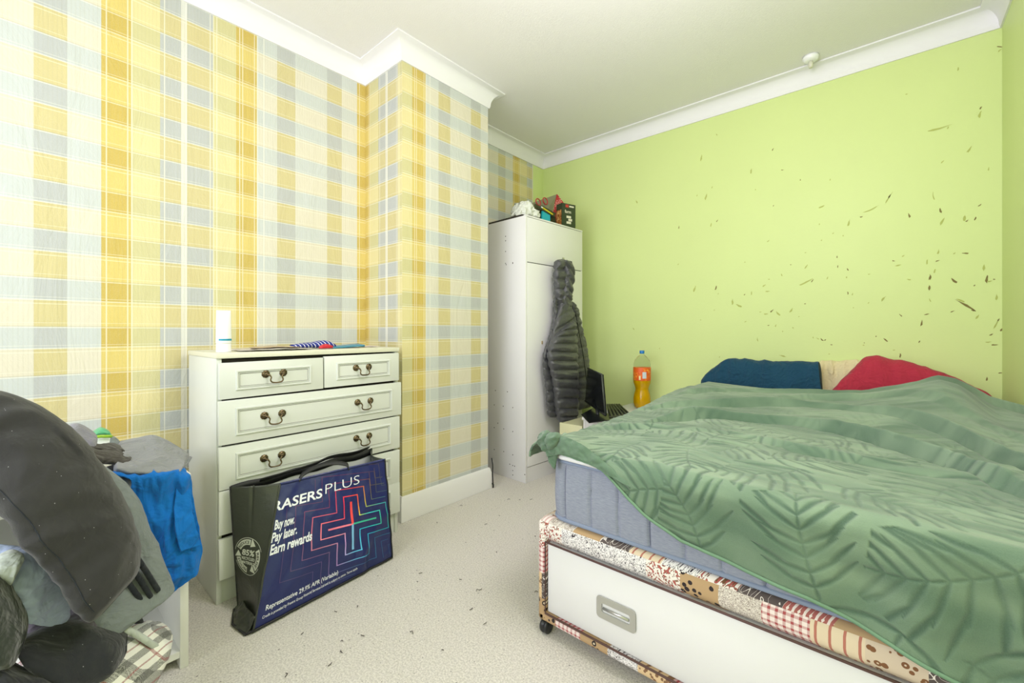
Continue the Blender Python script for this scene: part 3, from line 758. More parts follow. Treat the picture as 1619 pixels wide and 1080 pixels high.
pillow('pillow', [(-.25, .70), (-.17, .80), (-.09, .905), (.0, .905), (.12, .87), (.23, .82), (.31, .77), (.372, .728)],
       [(-.25, .655), (-.19, .65), (-.10, .65), (.0, .65), (.12, .65), (.22, .66), (.30, .69), (.368, .718)], 2.975, .10, red, 6, 'crimson red pillow sloping down to the right at the bed head')

# ------------------------------------------------------------------ wardrobe
wd = empty('wardrobe', (-1.88, 2.30, 0)); tag(wd, 'tall white two-part wardrobe in the corner with black jacket hanging on its front', 'wardrobe')
th = math.radians(-3.2)   # turned a little out of square
MW = Matrix.Translation((-1.882, 2.296, 0)) @ Matrix.Rotation(th, 4, 'Z')
# local: x back(-) to front(0), y along the front 0..0.675
WH, WW, WD = 1.852, .672, .46
o = box('side_panel', (-WD, 0, 0), (-.002, .018, WH), M_melamine, bev=.0015, M=MW); kids(wd, o)
t_ = box('side_panel', (-WD, WW - .018, 0), (-.002, WW, WH), M_melamine, bev=.0015, M=MW); kids(wd, t_)
kids(wd, box('top_panel', (-WD, .018, WH - .02), (-.022, WW - .018, WH - .004), M_melamine, M=MW))
kids(wd, box('back_panel', (-WD, .018, .1), (-WD + .006, WW - .018, WH - .02), M_melamine, M=MW))
kids(wd, box('plinth', (-.03, .018, 0), (-.006, WW - .018, .104), M_melamine, M=MW))
kids(wd, box('front_rail', (-.022, .0, WH - .006), (.001, WW, WH + .004), M_melamine, bev=.001, M=MW))
d1 = box('door', (-.020, .0185, .109), (0, WW - .004, 1.528), M_melamine, bev=.002, M=MW); kids(wd, d1)
d2 = box('top_panel_front', (-.020, .0185, 1.533), (0, WW - .004, WH - .009), M_melamine, bev=.002, M=MW); kids(wd, d2)
kids(wd, box('shadow_gap', (-.018, .019, 1.527), (-.003, WW - .006, 1.534), M_dark, M=MW))
# broken-off handle remnant and screw holes
bm = bmesh.new()
bx(bm, (0, .165, .958), (.006, .176, .982), .002, M=MW); kids(wd, bm_obj('lock_plate', bm, plain('worn_brass_plate', (170, 150, 110), .5), smooth=True))
g = []
def dot(p, r, n, e=.0008):
    n = Vector(n).normalized(); a = n.orthogonal().normalized(); b = n.cross(a); V = [Vector(p) + n * e + (a * math.cos(k * math.pi / 4) + b * math.sin(k * math.pi / 4)) * r for k in range(8)]
    return V, [tuple(range(8))]
MWi = MW.inverted()
for (px, py) in [(797,345),(796,373),(796,380),(796,397),(796,416),(808,416),(797,418),(808,415),(779,618),(777,641),(792,643),(808,645),(777,677),(793,679),(808,683),(777,712),(793,715),(808,720),(803,735),(808,737),(811,738),(808,745),(808,752),(828,751),(799,620),(783,670)]:
    y = 2.29
    p = at(px, py, y=2.285)
    lp = MWi @ Vector(p); lp.y = 0
    if -WD < lp.x < 0: kids(wd, mesh_obj('screw_hole', *dot(MW @ lp, .0042, MW.to_3x3() @ Vector((0, -1, 0))), M_dark, smooth=False))

# ------------------------------------------------------------------ black puffer jacket on the wardrobe
hk = empty('over_door_hook', tuple(MW @ Vector((.001, .40, 1.60)))); tag(hk, 'small metal hook on the wardrobe front carrying the black jacket', 'hook')
yk = .42
o = tube('hook_arm', [MW @ Vector((.002, yk, 1.575)), MW @ Vector((.020, yk, 1.565)), MW @ Vector((.034, yk, 1.572)), MW @ Vector((.036, yk, 1.590))], .003, M_chrome); kids(hk, o)
o = box('hook_plate', (.0, yk - .012, 1.56), (.003, yk + .012, 1.61), M_chrome, M=MW); kids(hk, o)
jk = empty('puffer_jacket', tuple(MW @ Vector((.05, .4, .4)))); tag(jk, 'black quilted puffer jacket hanging by its hood on the white wardrobe front', 'jacket')
t = T('black_nylon', .32, .6); o_ = t.obj()
t.col(t.mix(t.noise(o_, 5, 4), s2l((56, 57, 60)), s2l((82, 83, 86)))); t.bump(t.noise(o_, 60, 5, .7, .6), .45, .006); t.b.inputs['Sheen Weight'].default_value = .1
M_nyl = t.m
JX = -1.80
def jp(l, dx=0.0): return pts(l, x=JX + dx)
ND = tuple(MW.to_3x3() @ Vector((1, 0, 0)))
def jpart(name, L_, R_, d, ribs, dx, **k):
    o = puff(name, jp(L_, dx), jp(R_, dx), d, M_nyl, ribs=ribs, nt=max(60, ribs * 14), nu=32, dirn=ND, **{**dict(wr=.008, wsc=24, seed=len(name), endcap=.06, ribdepth=.6, power=.7), **k}); kids(jk, o); return o
jpart('back', [(881, 478), (876, 500), (869, 530), (860, 558), (859, 580), (863, 610), (865, 640), (868, 660)], [(900, 474), (905, 490), (908, 515), (905, 545), (900, 580), (893, 610), (886, 640), (883, 660)], .028, 12, 0)
jpart('front_panel', [(900, 478), (906, 500), (906, 530), (906, 560), (905, 590), (905, 620), (909, 650)], [(905, 476), (914, 498), (921, 525), (928, 556), (931, 582), (933, 615), (936, 643)], .030, 11, .012)
jpart('shoulder', [(888, 472), (881, 500), (873, 530), (865, 556)], [(899, 472), (907, 498), (909, 516), (886, 556)], .034, 4, .026, slant=.10)
jpart('sleeve', [(893, 514), (878, 532), (868, 556), (871, 585), (877, 612), (880, 645), (885, 670)], [(907, 506), (910, 530), (911, 558), (912, 585), (912, 615), (912, 645), (909, 671)], .048, 12, .052)
jpart('cuff', [(885, 660), (886, 670)], [(908, 660), (906, 672)], .034, 1, .052, ribdepth=.1)
jpart('hood', [(879, 411), (877, 430), (878, 450), (880, 468), (883, 482)], [(893, 409), (894, 430), (891, 450), (889, 468), (890, 484)], .036, 5, .014)
jpart('hood', [(888, 410), (892, 430), (890, 450), (888, 468), (886, 486)], [(902, 413), (905, 435), (903, 455), (901, 470), (901, 486)], .042, 5, .026, slant=-.12)
jpart('collar', [(877, 470), (876, 480), (877, 496)], [(882, 472), (881, 484), (880, 502)], .014, 2, .004)
jpart('collar', [(902, 478), (906, 490), (909, 500)], [(908, 486), (914, 489), (913, 503)], .016, 2, .010)
zp = [at(a, b, x=JX + .05) for a, b in ((905, 482), (911, 500), (916, 528), (922, 560), (926, 590), (930, 620), (933, 644))]
o = tube('zip', zp, .0035, M_black, n=6); kids(jk, o)

# ------------------------------------------------------------------ things on top of the wardrobe
WT = WH + .004
def wpt(x, y, z=0): return MW @ Vector((x, y, z))
bag = puff('carrier_bag', [wpt(-.13, .03, WT + .012), wpt(-.13, .10, WT + .012), wpt(-.12, .17, WT + .012), wpt(-.12, .235, WT + .012)],
           [wpt(-.13, .03, WT + .03), wpt(-.13, .09, WT + .14), wpt(-.12, .15, WT + .085), wpt(-.12, .235, WT + .095)], .075,
           None, nt=60, nu=50, wr=.028, wsc=22, seed=12, dirn=ND, endcap=.3, mats=[cloth_mat('white_polythene', (234, 238, 226), rough=.35, sheen=0)])
tag(bag, 'crumpled thin white plastic carrier bag lying at the front left of the wardrobe top', 'bag')
o = box('photo_frame', (-.40, .02, WT), (-.05, .26, WT + .016), plain('black_card', (46, 42, 36), .5), M=MW, bev=.002)
tag(o, 'flat dark board lying on the wardrobe top under the crumpled white bag', 'board'); o.name = 'dark_board'
# grey-olive gift bag tipped open with red ribbon and a red polka-dot lid
gb = empty('gift_box', tuple(wpt(-.15, .3, WT))); tag(gb, 'olive grey card gift box with red ribbon loops, tipped open behind the small boxes', 'box')
M_olive = plain('olive_card', (134, 132, 104), .6); M_dkol = plain('dark_olive_card', (70, 72, 44), .6)
t = T('red_polka_card', .5); v = t.obj(); t.col(t.mix(t.lt(t.vor(v, 70, rnd=.25), .28), s2l((186, 22, 48)), s2l((240, 214, 216)))); M_polka = t.m
def slab(name, quad, th_, m, par=None):
    q = [Vector(p) for p in quad]; n = (q[1] - q[0]).cross(q[3] - q[0]).normalized() * th_
    V = q + [p - n for p in q]; o = mesh_obj(name, V, [(0, 1, 2, 3), (7, 6, 5, 4), (0, 4, 5, 1), (1, 5, 6, 2), (2, 6, 7, 3), (3, 7, 4, 0)], m, smooth=False)
    if par is not None: kids(par, o)
    return o
A_ = lambda px, py, d: Vector(at(px, py, x=d))
slab('lid', [A_(857, 345, -2.02), A_(871, 343, -2.02), A_(881, 307, -2.04), A_(838, 322, -2.10)], .006, M_olive, gb)
slab('polka_side', [A_(871, 352, -2.015), A_(884, 352, -2.02), A_(893, 323, -2.02), A_(881, 307, -2.035)], .005, M_polka, gb)
slab('box_side', [A_(840, 352, -1.99), A_(880, 356, -1.99), A_(877, 338, -1.985), A_(846, 322, -1.985)], .006, M_dkol, gb)
for c_ in ((851, 319.5), (862, 318)):
    pp = [A_(c_[0] + 2.6 * math.cos(a) + 2.5 * math.sin(a), c_[1] + 5.5 * math.sin(a) * .9 - 2 * math.cos(a), -2.0) for a in [k * math.pi / 8 for k in range(16)]]
    o = tube('ribbon', pp, .0042, plain('red_ribbon', (178, 38, 50), .5), closed=True); kids(gb, o)
o = slab('blue_packet', [A_(857, 352, -1.955), A_(870, 354, -1.955), A_(870, 338, -1.955), A_(858, 333, -1.955)], .012, plain('cyan_card', (38, 182, 206), .5)); tag(o, 'small bright cyan packet standing at the front edge of wardrobe top', 'packet')
o = slab('striped_case', [A_(856, 331, -1.945), A_(877, 343, -1.945), A_(879, 337, -1.945), A_(857, 325, -1.945)], .05, M_dkol); tag(o, 'dark green narrow case with a yellow stripe leaning over the cyan packet', 'case')
o2 = slab('yellow_stripe', [A_(858, 329.5, -1.9435), A_(874, 340, -1.9435), A_(874.6, 338.2, -1.9435), A_(858.6, 327.7, -1.9435)], .001, plain('yellow_print', (226, 214, 30), .5)); child(o2, o)
o2 = slab('stripe_cap', [A_(855.5, 328, -1.9435), A_(858, 329.5, -1.9435), A_(858.6, 327.7, -1.9435), A_(856, 326, -1.9435)], .001, M_purewhite); child(o2, o)
# game box
gx = empty('game_box', tuple(wpt(-.07, .50, WT))); tag(gx, 'small upright dark green card game box at the right end of the wardrobe top', 'box')
MG = MW @ Matrix.Translation((-.055, .455, WT)) @ Matrix.Rotation(math.radians(-14), 4, 'Z')
t = T('box_artwork', .35); v = t.obj(); n1 = t.noise(v, 26, 5, .7, 1.0); t.col(t.ramp(n1, [(.35, s2l((70, 30, 18))), (.5, s2l((190, 120, 60))), (.62, s2l((226, 196, 130))), (.75, s2l((120, 40, 20)))])); M_art = t.m
M_gbx = plain('dark_green_card', (44, 58, 36), .35); M_gr2 = plain('cream_print', (224, 220, 200), .5); M_redp = plain('red_print', (190, 60, 50), .5)
o = box('box_body', (-.05, 0, 0), (.02, .135, .185), M_gbx, M=MG, bev=.001); kids(gx, o)
o = box('picture_face', (-.046, -.0012, .012), (.014, .0, .135), M_art, M=MG); kids(gx, o)
def letter(name, body, M, size, m, par, bold=0.0, spacing=1.0, up=1):
    V, Fc = text_geo(body, size, bold, spacing); o = mesh_obj(name, [M @ Vector(v) for v in V], Fc, m, smooth=False); kids(par, o); return o
MT = MG @ Matrix.Translation((.0208, 0, 0)) @ Matrix(((0, 0, 1, 0), (1, 0, 0, 0), (0, 1, 0, 0), (0, 0, 0, 1)))
letter('title_print', 'farm', MT @ Matrix.Translation((.028, .112, 0)), .034, M_gr2, gx, .0006)
bm = bmesh.new(); bx(bm, (.0201, .035, .155), (.0208, .065, .178), M=MG); kids(gx, bm_obj('red_badge', bm, M_redp))
bm = bmesh.new(); bx(bm, (.0201, .072, .160), (.0208, .118, .172), M=MG); kids(gx, bm_obj('maker_name', bm, M_gr2))
bm = bmesh.new()
for k in range(3): bx(bm, (.0201, .045 + .018 * (k % 2), .03 + .022 * k), (.0208, .09 + .010 * (k % 2), .048 + .022 * k), M=MG)
kids(gx, bm_obj('figure_panel', bm, M_gr2))

# ------------------------------------------------------------------ bedside cabinet, monitor, bottle
bc = empty('bedside_cabinet', (-1.35, 2.8, 0)); tag(bc, 'low white cabinet between wardrobe and bed carrying the orange drink bottle', 'cabinet')
M_yel = plain('pale_yellow_board', (214, 214, 172), .5)
kids(bc, box('top', (-1.515, 2.43, .47), (-.99, 3.155, .488), M_melamine, bev=.002))
kids(bc, box('side_panel', (-1.51, 2.44, 0), (-1.494, 3.15, .47), M_melamine)); kids(bc, box('side_panel', (-1.015, 2.44, 0), (-.995, 3.15, .47), M_melamine))
kids(bc, box('door', (-1.492, 2.438, .03), (-1.02, 2.455, .466), M_melamine, bev=.002))
kids(bc, box('back_panel', (-1.49, 3.13, 0), (-1.02, 3.14, .47), M_melamine))
lo_ = empty('drawer_box', (-1.61, 2.6, 0)); tag(lo_, 'pale yellow low box squeezed between the wardrobe front and the bedside cabinet', 'box')
kids(lo_, box('box_front', (-1.700, 2.44, 0), (-1.522, 2.456, .425), M_yel, bev=.002)); kids(lo_, box('box_body', (-1.698, 2.457, 0), (-1.524, 3.10, .42), M_yel)); 
mo = empty('monitor', (-1.42, 2.5, .488)); tag(mo, 'black screen on flat foot beside the hanging jacket, seen almost edge-on', 'screen')
M_bk2 = plain('glossy_black', (26, 30, 32), .18, .1); M_bez = plain('bezel_grey', (70, 74, 70), .35)
def zfix(v): return v
B1 = at(957, 657, z=.512); B0 = at(925, 634, z=.52); T1 = at(951.5, 592, x=B1[0] - .02); T0 = at(929, 582, x=B0[0] - .0)
slab('screen', [B0, B1, T1, T0], .012, M_bk2, mo)
kids(mo, tube('bezel', [B1, T1, T0], .0055, M_bez, n=6)); kids(mo, tube('bezel', [B0, B1], .006, M_bk2, n=6))
fpt = [at(919, 655, z=.494), at(931, 668, z=.494), at(972, 663, z=.494), at(945, 641, z=.494)]
slab('foot', [fpt[1], fpt[2], fpt[3], fpt[0]], .005, M_bk2, mo)
kids(mo, tube('neck', [at(945, 656, z=.496), at(944, 646, z=.52), Vector(B0) * .5 + Vector(B1) * .5 + Vector((0, 0, .05))], .012, M_bk2, n=8))
kb = empty('keyboard', (-1.45, 2.85, .489)); tag(kb, 'dark slatted keyboard lying on the low cabinet between screen and orange bottle', 'keyboard')
Kp = [at(963, 659, z=.500), at(998, 655, z=.500), at(980, 639, z=.500), at(959, 639, z=.500)]
M_kg = plain('olive_black_plastic', (62, 66, 50), .45)
slab('body', Kp, .010, M_kg, kb)
g = []
for k in range(6):
    a = .06 + k * .17; q0 = Vector(Kp[0]).lerp(Vector(Kp[1]), a); q1 = Vector(Kp[3]).lerp(Vector(Kp[2]), a)
    g.append(tube_geo([q0.lerp(q1, .05) + Vector((0, 0, .002)), q0.lerp(q1, .95) + Vector((0, 0, .002))], .006, 6))
kids(kb, mesh_obj('key_rows', *join_geo(g), plain('dark_keys', (34, 38, 30), .4)))
# drink bottle
BC = at(1015, 640, y=3.0); bo_ = empty('drink_bottle', (BC[0], 3.0, .489)); tag(bo_, 'large plastic bottle of orange fizzy drink with blue cap by the green wall', 'bottle')
MB_ = Matrix.Translation((BC[0], 3.0, .489))
R0 = .062
prof = [(.012, .006), (.040, .002), (.052, .010), (.060, .04), (.0605, .075), (.055, .105), (.047, .130), (.046, .142), (.052, .165), (.0605, .185), (.0615, .200), (.0615, .305), (.060, .325), (.051, .352), (.034, .374), (.018, .388), (.0145, .396), (.0145, .404)]
flute = lambda i, t: (.02 * math.cos(5 * t) if i < 4 else (.012 * math.cos(10 * t) if 5 < i < 9 else 0))
t = T('clear_pet', .05, .5); t.b.inputs['Transmission Weight'].default_value = 1; t.b.inputs['IOR'].default_value = 1.12; t.col((.96, .98, .96, 1)); M_pet = t.m
k_ = mesh_obj('bottle_body', *lathe_geo(prof, 40, MB_, flute), M_pet); kids(bo_, k_)
t = T('orange_drink', .15, .5); t.col(s2l((224, 172, 0))); t.b.inputs['Transmission Weight'].default_value = .0; t.b.inputs['Subsurface Weight'].default_value = .0; M_or = t.m
lp = [(r_ * .965, z_ + .001) for r_, z_ in prof if z_ < .30]
k_ = mesh_obj('drink', *lathe_geo([(.010, .008)] + lp[1:] + [(.0593, .292)], 40, MB_, flute), M_or); kids(bo_, k_)
t = T('orange_label', .45); v = t.obj(); n1 = t.noise(v, 40, 3, .7, 1); t.col(t.ramp(n1, [(0, s2l((226, 96, 30))), (.52, s2l((240, 130, 44))), (.60, s2l((250, 200, 60))), (.68, s2l((214, 70, 40)))], 'CONSTANT'))
k_ = mesh_obj('label_band', *[x for x in lathe_geo([(.0622, .205), (.0624, .206), (.0624, .297), (.0622, .298)], 40, MB_)], t.m); kids(bo_, k_)
def on_cyl(u0, u1, z0, z1, r_, M, m, name, par):
    V = []; n = 8
    for z_ in (z0, z1):
        for k in range(n + 1):
            a = u0 + (u1 - u0) * k / n; V.append(M @ Vector((r_ * math.cos(a), r_ * math.sin(a), z_)))
    o = mesh_obj(name, V, [(k, k + 1, k + n + 2, k + n + 1) for k in range(n)], m); kids(par, o); return o
ac = math.atan2(-3.0, -BC[0])
on_cyl(ac + .05, ac + .5, .222, .268, .0628, MB_, plain('pale_blue_panel', (206, 216, 222), .5), 'info_panel', bo_)
on_cyl(ac - .35, ac - .15, .212, .240, .0628, MB_, plain('cream_panel', (240, 226, 170), .5), 'info_panel', bo_)
k_ = mesh_obj('cap', *lathe_geo([(.004, .398), (.0165, .398), (.0168, .402), (.0168, .418), (.0150, .421), (.004, .421)], 28, MB_, lambda i, t: .02 * math.cos(28 * t) if 0 < i < 4 else 0), plain('blue_cap', (20, 120, 196), .4)); kids(bo_, k_)
# ------------------------------------------------------------------ chest of drawers
ch = empty('chest_of_drawers', (-2.1, .9, 0)); tag(ch, 'cream chest of drawers with antique brass swan-neck handles against the plaid wall', 'chest of drawers')
CY0, CY1, CXF, CXB = .496, 1.306, -1.938, -2.345
kids(ch, box('side_panel', (CXB, CY0, 0), (CXF, CY0 + .018, .945), M_cream, bev=.0015))
kids(ch, box('side_panel', (CXB, CY1 - .018, 0), (CXF, CY1, .945), M_cream, bev=.0015))
kids(ch, box('top', (CXB, CY0 - .003, .945), (CXF + .012, CY1 + .003, .966), M_creamtop, bev=.003))
kids(ch, box('back_panel', (CXB, CY0 + .018, .02), (CXB + .006, CY1 - .018, .945), M_cream))
kids(ch, box('plinth', (CXF - .03, CY0 + .018, 0), (CXF - .008, CY1 - .018, .102), M_cream))
kids(ch, box('inner_shade', (CXF - .03, CY0 + .018, .102), (CXF - .012, CY1 - .018, .94), M_dark))
def drawer(y0, y1, z0, z1, x, handles, tilt=0.0, roll=0.0):
    M = Matrix.Translation((x, (y0 + y1) / 2, (z0 + z1) / 2)) @ Matrix.Rotation(roll, 4, 'X') @ Matrix.Rotation(tilt, 4, 'Y')
    hy, hz = (y1 - y0) / 2, (z1 - z0) / 2
    bm = bmesh.new()
    bx(bm, (-.018, -hy, -hz), (0, hy, hz), .0025, 2, M)
    # framed moulding: outer bead + inner bead around the panel
    for (iy, iz, wd_, h_) in ((.055, .030, .010, .007), (.066, .041, .004, .0035)):
        a, b = hy - iy, hz - iz
        prof_ = [(0, 0), (wd_ * .25, h_), (wd_ * .75, h_), (wd_, 0)]
        cs = [(-a, -b), (a, -b), (a, b), (-a, b)]; sg = [(1, 1), (-1, 1), (-1, -1), (1, -1)]
        rows = []
        for (cy_, cz), (s1, s2) in zip(cs, sg):
            rows.append([bm.verts.new(M @ Vector((h, cy_ + s1 * o_, cz + s2 * o_))) for o_, h in prof_])
        for i in range(4):
            j = (i + 1) % 4
            for k in range(3): bm.faces.new((rows[i][k], rows[j][k], rows[j][k + 1], rows[i][k + 1]))
    d = bm_obj('drawer', bm, M_cream, smooth=True, angle=25); kids(ch, d)
    # dark line in the groove of the moulding
    a, b = hy - .0705, hz - .0455
    o = mesh_obj('groove_line', *tube_geo([M @ Vector((0, -a, -b)), M @ Vector((0, a, -b)), M @ Vector((0, a, b)), M @ Vector((0, -a, b))], .0013, 5, True), plain('grey_groove', (130, 128, 118), .6)); o.parent = d
    for hy_, hz_ in handles:
        g = []
        for s in (-1, 1):
            Mr = M @ Matrix.Translation((0, hy_ - (y0 + y1) / 2 + s * .034, hz_ - (z0 + z1) / 2 + .014)) @ Matrix.Rotation(math.radians(90), 4, 'Y')
            g.append(lathe_geo([(.001, 0), (.0155, 0), (.0155, .002), (.0135, .0045), (.009, .004), (.0085, .009), (.0065, .014), (.001, .015)], 20, Mr, lambda i, t: .04 * math.cos(10 * t) if 0 < i < 4 else 0))
        yc = hy_ - (y0 + y1) / 2; zc = hz_ - (z0 + z1) / 2
        path = [(.013, yc - .034, zc + .014), (.020, yc - .026, zc + .010), (.023, yc - .021, zc + .001), (.025, yc - .024, zc - .010), (.026, yc - .018, zc - .019), (.027, yc, zc - .022),
                (.026, yc + .018, zc - .019), (.025, yc + .024, zc - .010), (.023, yc + .021, zc + .001), (.020, yc + .026, zc + .010), (.013, yc + .034, zc + .014)]
        path = cat(np.array(path), np.linspace(0, 1, 40))
        g.append(tube_geo([M @ Vector(p) for p in path], [.0030 if 4 < i < 35 else .0042 for i in range(40)], 8))
        h = mesh_obj('handle', *join_geo(g), M_brass); h['label'] = 'antique brass swan-neck handle'; h.parent = d
    return d
drawer(.500, .902, .790, .930, -1.918, [(.697, .862)], roll=math.radians(.5))
drawer(.907, 1.300, .795, .937, -1.918, [(1.093, .862)], roll=math.radians(.3))
drawer(.497, 1.310, .615, .784, -1.912, [(.690, .694), (1.098, .696)], roll=math.radians(.2))
drawer(.499, 1.304, .443, .608, -1.916, [(.690, .520), (1.094, .524)], roll=math.radians(.3))
drawer(.499, 1.304, .268, .436, -1.917, [(.690, .350), (1.094, .352)], roll=math.radians(-.2))
drawer(.499, 1.304, .106, .261, -1.914, [(.690, .185), (1.094, .185)], roll=math.radians(.9))
# things on top of the chest
zt = .967
tb = empty('cream_tube', (-2.03, .545, zt)); tag(tb, 'white squeeze tube with a turquoise band standing on its cap on the chest of drawers', 'tube')
V = []; n = 28; rows = [(0, .026, .026), (.03, .026, .026), (.034, .0255, .0255), (.036, .027, .026), (.06, .027, .024), (.10, .0265, .017), (.14, .026, .008), (.158, .0255, .0025), (.168, .0255, .0022)]
for z_, a, b in rows:
    for k in range(n):
        q = 2 * math.pi * k / n; V.append((-2.03 + b * math.cos(q) , .545 + a * math.sin(q) , zt + z_))
f0 = grid_faces(len(rows), n, True)
V3 = V[3 * n:]; o = mesh_obj('tube_body', V3, grid_faces(len(rows) - 3, n, True) + [tuple(range((len(rows) - 4) * n, (len(rows) - 3) * n))], M_purewhite); kids(tb, o)
o = mesh_obj('cap', V[:3 * n], grid_faces(3, n, True) + [tuple(range(n)), tuple(range(2 * n, 3 * n))], M_purewhite); kids(tb, o)
Mt = Matrix.Translation((-2.03, .545, zt)); on_cyl(-.9, 1.1, .046, .053, .0282, Mt, plain('turquoise_print', (20, 150, 180), .5), 'turquoise_band', tb)
def paper(name, pts_, th_, m, label, cat_, wr=.003, seed=1, group=None):
    o = sheet(name, pts_, m, res=(20, 24), wr=wr, wsc=12, seed=seed, th=th_); tag(o, label, cat_, group); return o
M_pap = plain('leaflet_paper', (206, 200, 192), .5); M_papd = plain('dark_print', (96, 88, 80), .5)
paper('leaflet', [[(-2.16, .60, zt + .004), (-2.15, .75, zt + .010), (-2.16, .90, zt + .004)], [(-1.98, .59, zt + .004), (-1.97, .74, zt + .008), (-1.98, .88, zt + .004)]], .002, M_pap, 'creased paper leaflet lying flat on the chest beside the white tube', 'leaflet')
paper('leaflet', [[(-2.10, .66, zt + .013), (-2.10, .76, zt + .017), (-2.10, .84, zt + .012)], [(-1.99, .64, zt + .012), (-1.98, .74, zt + .015), (-1.99, .83, zt + .012)]], .0015, plain('tan_print', (186, 166, 136), .5), 'curled tan magazine page on top of the paper leaflet', 'leaflet', seed=3)
t = T('navy_stripe_cloth', .8); v = t.obj(); s0 = t.n('ShaderNodeSeparateXYZ'); t.set(s0.inputs[0], v)
st = t.m_('FRACT', t.m_('ADD', t.m_('MULTIPLY', s0.outputs[1], 60.0), t.m_('MULTIPLY', s0.outputs[2], 35.0))); t.col(t.mix(t.lt(st, .22), s2l((38, 50, 130)), s2l((226, 228, 240)))); 
o = puff('striped_cloth', [(-2.10, .83, zt + .006), (-2.10, .92, zt + .003), (-2.09, 1.0, zt + .003), (-2.09, 1.05, zt + .003)], [(-2.10, .83, zt + .022), (-2.10, .92, zt + .030), (-2.09, .99, zt + .038), (-2.09, 1.05, zt + .008)], .045, t.m, nt=40, nu=24, wr=.005, wsc=25, seed=4)
tag(o, 'small folded navy blue cloth with white stripes on the chest top', 'cloth')
o = puff('sweet_packet', [(-2.0, .92, zt + .002), (-2.0, .95, zt + .002), (-2.0, .985, zt + .004)], [(-2.0, .92, zt + .012), (-2.0, .95, zt + .024), (-2.0, .985, zt + .014)], .018, plain('red_foil', (196, 30, 48), .35), nt=24, nu=16, wr=.003, wsc=40)
tag(o, 'small red wrapped packet in front of the striped navy cloth', 'packet')
paper('booklet', [[(-2.15, 1.02, zt + .003), (-2.15, 1.2, zt + .014)], [(-2.03, 1.0, zt + .004), (-2.03, 1.17, zt + .010)]], .008, plain('teal_cover', (70, 140, 168), .4), 'teal covered booklet lying on the right part of the chest top', 'booklet', wr=.001)
paper('leaflet', [[(-2.2, 1.22, zt + .003), (-2.2, 1.29, zt + .003)], [(-2.08, 1.20, zt + .003), (-2.08, 1.285, zt + .003)]], .002, plain('pinkish_paper', (222, 208, 206), .5), 'pale pink paper slip at the far right end of the chest top', 'leaflet', wr=.001)

# ------------------------------------------------------------------ big woven shopping bag
sb = empty('shopping_bag', (-1.78, .85, 0)); tag(sb, 'large navy woven shopping bag with rainbow cross print leaning on the drawers', 'bag')
BLf, BRf, TLf, TRf = map(np.array, ((-1.662, .534, .008), (-1.724, 1.131, .008), (-1.781, .667, .460), (-1.719, 1.089, .472)))
BLb, TLb = np.array((-1.838, .541, .008)), np.array((-1.885, .528, .460))
BRb, TRb = np.array((-1.870, 1.150, .008)), np.array((-1.888, 1.125, .478))
rgw = random.Random(3)
def fpos(u, v, lift=0.0):
    p = (1 - v) * ((1 - u) * BLf + u * BRf) + v * ((1 - u) * TLf + u * TRf)
    q = Vector((u * 5, v * 4, 2.2)); d = (1 - abs(noise.noise(q)) * 2) * .006 * math.sin(math.pi * min(1, max(0, v))) ** .5 + noise.noise(q * 3) * .003
    d += .010 * math.sin(math.pi * u) * math.sin(math.pi * v)
    # crumple low on the right
    d += .014 * math.exp(-((u - .74) / .05) ** 2 - ((v - .14) / .10) ** 2) - .012 * math.exp(-((u - .80) / .04) ** 2 - ((v - .10) / .10) ** 2)
    return p + np.array([.97, .1, .22]) * (d + lift)
def gpos(u, v, lift=0.0):
    p = (1 - v) * ((1 - u) * BLb + u * BLf) + v * ((1 - u) * TLb + u * TLf)
    d = -.022 * math.sin(math.pi * u) * (1 - v) ** .7 * .6 + .016 * math.sin(math.pi * u) * v - .012 * math.exp(-((u - .5) / .03) ** 2) * max(0, v - .62) * 2.2
    # pinched toward the base
    d -= .006 * math.exp(-((v - .12) / .09) ** 2) * math.sin(math.pi * u)
    return p + np.array([.35, -.92, 0]) * (d + lift)
def surf(fn, nu, nv, u0=0, u1=1, v0=0, v1=1):
    return [fn(u0 + (u1 - u0) * i / nu, v0 + (v1 - v0) * j / nv) for j in range(nv + 1) for i in range(nu + 1)], grid_faces(nv + 1, nu + 1)
t = T('navy_laminate', .3, .5); v = t.obj(); t.col(t.mix(t.noise(v, 4, 4), s2l((26, 34, 84)), s2l((40, 50, 106)))); t.bump(t.m_('ADD', t.noise(v, 16, 4, .6, .5), t.m_('MULTIPLY', t.noise(v, 500, 1), .04)), .35, .008); M_navyl = t.m
t = T('charcoal_laminate', .32, .5); v = t.obj(); t.col(t.mix(t.noise(v, 4, 4), s2l((44, 48, 42)), s2l((66, 70, 60)))); t.bump(t.m_('ADD', t.noise(v, 12, 4, .6, .5), t.m_('MULTIPLY', t.noise(v, 500, 1), .04)), .4, .008); M_charl = t.m
M_wov = plain('pale_woven_inside', (206, 210, 206), .6)
o = mesh_obj('front_panel', *surf(fpos, 90, 64), M_navyl); solid(o, .0012); kids(sb, o)
o = mesh_obj('left_gusset', *surf(gpos, 40, 64), M_charl); solid(o, .0012, off=1); kids(sb, o)
rgus = lambda u, v: (1 - v) * ((1 - u) * BRf + u * BRb) + v * ((1 - u) * TRf + u * TRb) + np.array([0, -.03, 0]) * math.sin(math.pi * u) * v
o = mesh_obj('right_gusset', *surf(rgus, 20, 30), M_charl); solid(o, .0012); kids(sb, o)
bk = lambda u, v: (1 - v) * ((1 - u) * BLb + u * BRb) + v * ((1 - u) * TLb + u * TRb)
o = mesh_obj('back_panel', *surf(bk, 30, 20), M_wov); solid(o, .0012, off=1); kids(sb, o)
